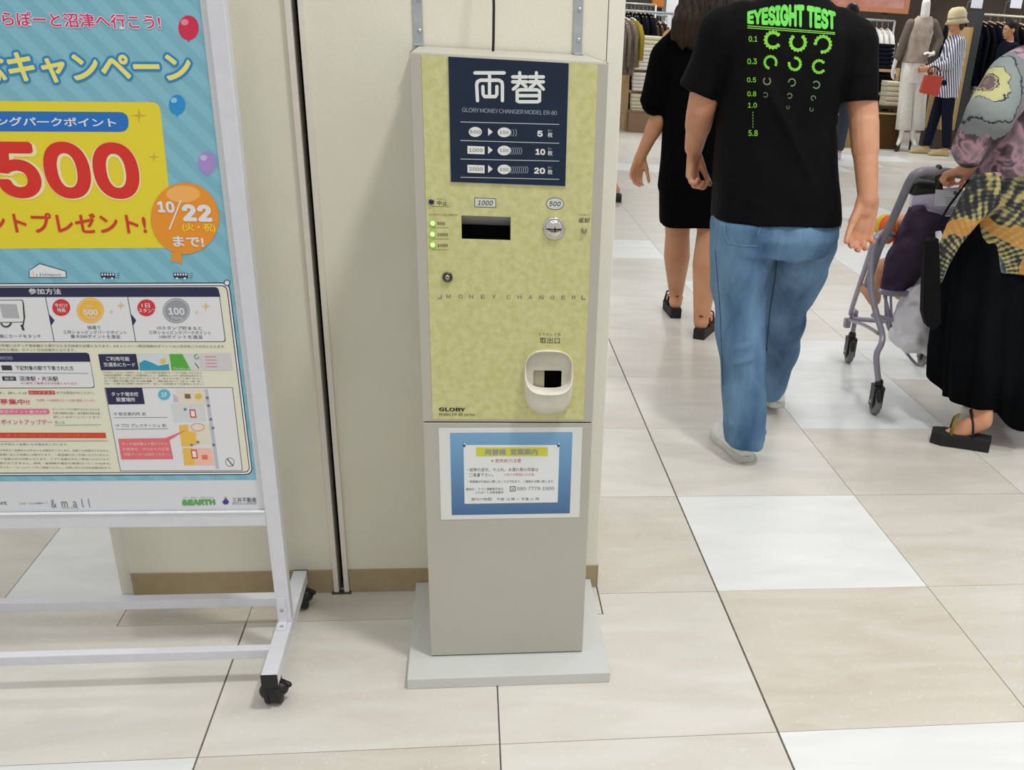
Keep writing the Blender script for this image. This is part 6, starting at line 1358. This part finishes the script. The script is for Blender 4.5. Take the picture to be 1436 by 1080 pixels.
STRP = bpy.data.materials.new('striped_blouse'); STRP.use_nodes = True; nt = STRP.node_tree; b = nt.nodes['Principled BSDF']; b.inputs['Roughness'].default_value = .8
tc = nt.nodes.new('ShaderNodeTexCoord'); mp = nt.nodes.new('ShaderNodeMapping'); mp.inputs['Rotation'].default_value = (0, .25, .3); nt.links.new(tc.outputs['Object'], mp.inputs[0]); wv = nt.nodes.new('ShaderNodeTexWave'); wv.inputs['Scale'].default_value = 11; wv.inputs['Distortion'].default_value = .6
nt.links.new(mp.outputs[0], wv.inputs['Vector']); rp = nt.nodes.new('ShaderNodeValToRGB'); rp.color_ramp.elements[0].position = .42; rp.color_ramp.elements[1].position = .50; rp.color_ramp.elements[0].color = (*lin((56, 60, 84)), 1); rp.color_ramp.elements[1].color = (*lin((216, 218, 226)), 1)
nt.links.new(wv.outputs[0], rp.inputs[0]); nt.links.new(rp.outputs[0], b.inputs['Base Color'])
hx = at(1318, 212, 11.75)
TROU = mat('trousers_navy', (26, 30, 44), .8); TANS = mat('shoe_tan', (190, 168, 120), .6)
_, Wl = distant('person in cloche hat and striped blouse with red handbag, touching the mannequin blouse', hx.x - .06, 11.75, (-1, .10, 0), 1.70, STRP, TROU, TANS, mat('hair_tied', (60, 44, 34), .5), 1.0,
    {-1: ((.19, .10, 1.10), (.14, .30, 1.03)), ('h', -1): (0, 1, -.05), 1: ((.19, .06, 1.12), (.17, .26, 1.02)), ('h', 1): (-.1, 1, -.1)}, mat('hat_straw', (212, 196, 160), .75, rgb2=(200, 184, 148), scale=60), stride=.10, wide=1.1, long=.50)
# handbag
q = [at(x, y, 11.45) for x, y in ((1298, 105), (1323, 107), (1316, 136), (1290, 130))]
hb_ = thing('handbag', 'red leather handbag hanging from the forearm of the striped blouse', 'bag', tuple(q[0])); RB = mat('bag_red', (190, 62, 44), .45)
G().loft([q, [v + Vector((.02, .10, 0)) for v in q]], RB, smooth=False).build('bag_body', hb_, .012)
G().tube(smoothp([at(1303, 106, 11.48), at(1302, 98, 11.50), at(1310, 93, 11.50), at(1318, 99, 11.50), at(1318, 107, 11.48)]), .010, mat('bag_handle', (60, 34, 30), .5), 8).build('bag_handle', hb_)
# head and shoulders at the right edge
ex = at(1414, 42, 12.2)
distant('person with short dark hair in dark clothes among the coats, at the far upper right', ex.x + .06, 12.2, (-1, -.1, 0), 1.66, CL['navy'], TROU, M_BLACK, HAIR, 1.0, skin=SKIN2)
# slate trousers beyond the black T-shirt
sx_ = at(1176, 215, 10.6)
distant('person in slate grey trousers walking beyond the black T-shirt', sx_.x - .08, 10.6, (.3, 1, 0), 1.68, mat('top_white', (200, 200, 204), .8), mat('trousers_slate', (62, 68, 78), .8), mat('shoe_pale', (190, 190, 210), .5), HAIR, 1.0, stride=.22)
# passer-by behind the pillar: only a heel shows
fx = atz(872, 282)
distant('person stepping behind the pillar, only a dark shoe and bare heel showing', fx.x - .50, fx.y + .05, (-1, .10, 0), 1.65, CL['navy'], mat('skirtish_grey', (70, 70, 76), .8), M_BLACK, HAIR, 0.5, stride=.46, bare=True)
# --- left part: gap between pillar and dress
YL_ = 12.85
l0, l1 = at(862, 20, YL_), at(891, 20, YL_)
rack('clothes_rack', 'steel clothes rack with taupe knitwear, seen past the pillar edge', l0.x - .7, l1.x + .50, YL_, l0.z + .05)
row((l0.x - .6, YL_, l0.z + .05), (l1.x - .10, YL_, l0.z + .05), 10, ['taupe'], .66, .075, .21, HNW, .5, '{} cardigan, {} from the left in the row past the pillar edge', 'knitwear past the pillar')
garment((l1.x - .04, YL_, l0.z + .05), CL['mustard'], .56, .07, .20, HNW, .5, 'mustard top at the right end of the taupe knitwear', None)
l2, l3 = at(868, 6, 15.2), at(918, 6, 15.2)
rack('clothes_rack', 'far steel clothes rack with dark tops behind the taupe knitwear', l2.x - .3, l3.x + .02, 15.2, l2.z + .02)
row((l2.x - .2, 15.2, l2.z), (l3.x - .02, 15.2, l2.z), 12, ['black', 'navy'], .55, .06, .2, HNG, .2, '{} top, {} from the left on the far rack behind the taupe knitwear', 'dark tops on the far rack')
c_, d_ = at(912, 21, 15.4), at(936, 21, 15.4)
rack('clothes_rack', 'short pale rack beside the white column, at the far back', c_.x, d_.x, 15.4, c_.z, m=mat('rail_blue', (150, 164, 168), .4))
row((c_.x + .02, 15.4, c_.z), (d_.x, 15.4, c_.z), 3, ['brown'], .7, .06, .2, HNW, .2, '{} top, {} on the short rack beside the white column', 'tops on the short rack')
w0, w1 = at(933, 30, 15.9), at(975, 30, 15.9)
G().box(w0.x, w1.x + .3, 15.9, 16.3, 0, 3.4, mat('column_white', (230, 232, 232), .5)).build('wall_shop_column', None, kind='structure')
o0 = at(908, 10, 15.8); o1 = at(932, 10, 15.8)
ob_ = thing('tote_bag', 'orange brown tote bag hanging high beside the white column', 'bag', (o0.x, 15.8, o0.z)); G().box(o0.x + .06, o1.x - .02, 15.75, 15.88, o0.z, o0.z + .42, mat('bag_orange', (186, 110, 40), .6)).build('bag_body', ob_, .02); G().tube([(o0.x + .1, 15.8, o0.z + .4), (o0.x + .12, 15.8, o0.z + .62), (o1.x - .08, 15.8, o0.z + .62), (o1.x - .06, 15.8, o0.z + .4)], .012, mat('bag_orange', (0, 0, 0)), 8).build('bag_handle', ob_)
# stepped shelf with white folded stacks
YW2 = 13.2
tops = [((909, 68), .34, 3), ((905, 98), .40, 6), ((898, 127), .42, 5), ((894, 156), .46, 5)]
zt = [at(p[0], p[1], YW2 - .0).z for p, _, _ in tops]; xc = [at(p[0], p[1], YW2).x for p, _, _ in tops]
s0x = at(881, 100, YW2).x
shf = shelf('clothes_shelf', 'pale wooden shelf unit with white folded tops, left of the black dress', s0x - .02, s0x + .98, YW2, YW2 + .5, [z - .001 for z in zt], zt[0] + .02, WOOD, DWOOD)
for k, ((p, w_, n), z, x) in enumerate(zip(tops, zt, xc)):
    for q in range(2): folded((s0x + .25 + q * .42 + (.02, -.0, -.01, -.02)[k], YW2 - .06 - .03 * k, z), .36, .40, .052 if k == 0 else .046, n, CL['cream'] if k in (0, 3) else CL['white'], ('cream' if k in (0, 3) else 'white') + ' folded top, %s board of the pale shelf, %s stack, ' % (('top', 'second', 'third', 'lowest')[k], ('left', 'right')[q]) + '{}', 'folded tops on the %s board' % ('top', 'second', 'third', 'lowest')[k])
b0 = at(882, 167, 13.0); b1 = at(915, 167, 13.0); crate(b0.x, b1.x, 13.0, 13.12, 0.0, at(890, 155, 13.0).z - .02, mat('crate_brown', (140, 112, 86), .7), 'brown crate under the pale shelf of white folded tops', 'crate', 'crate')
b0 = at(862, 133, 13.9); b1 = at(880, 133, 13.9)
lt = thing('low_table', 'low white table carrying the brown basket past the pillar edge', 'table', (b0.x, 13.9, 0)); G().box(b0.x - .5, b1.x + .02, 13.8, 14.3, b0.z - .05, b0.z - .001, CL['white']).build('table_top', lt, .004)
for xx in (b0.x - .46, b1.x - .03):
    for yy in (13.83, 14.26): G().box(xx, xx + .04, yy, yy + .04, 0, b0.z - .05, M_STEEL).build('leg', lt)
G().box(b0.x - .46, b1.x - .0, 13.85, 13.89, at(870, 156, 13.9).z, at(870, 153, 13.9).z, M_STEEL).build('stretcher', lt)
crate(b0.x - .2, b1.x, 13.85, 14.2, b0.z, at(870, 116, 13.9).z, WK, 'brown woven basket on the low white table past the pillar edge')
g = G().ell(((b0.x - .1 + b1.x) / 2, 14.03, at(870, 112, 13.9).z), (.13, .14, .14), CL['cream']); tag(remesh(g, 'cloth_bundle', .012, 2, CL['cream'], None, wob(8, .04)), 'cream cloth heaped in the brown basket on the low white table', 'cloth')
bpy.data.objects.remove(_to)
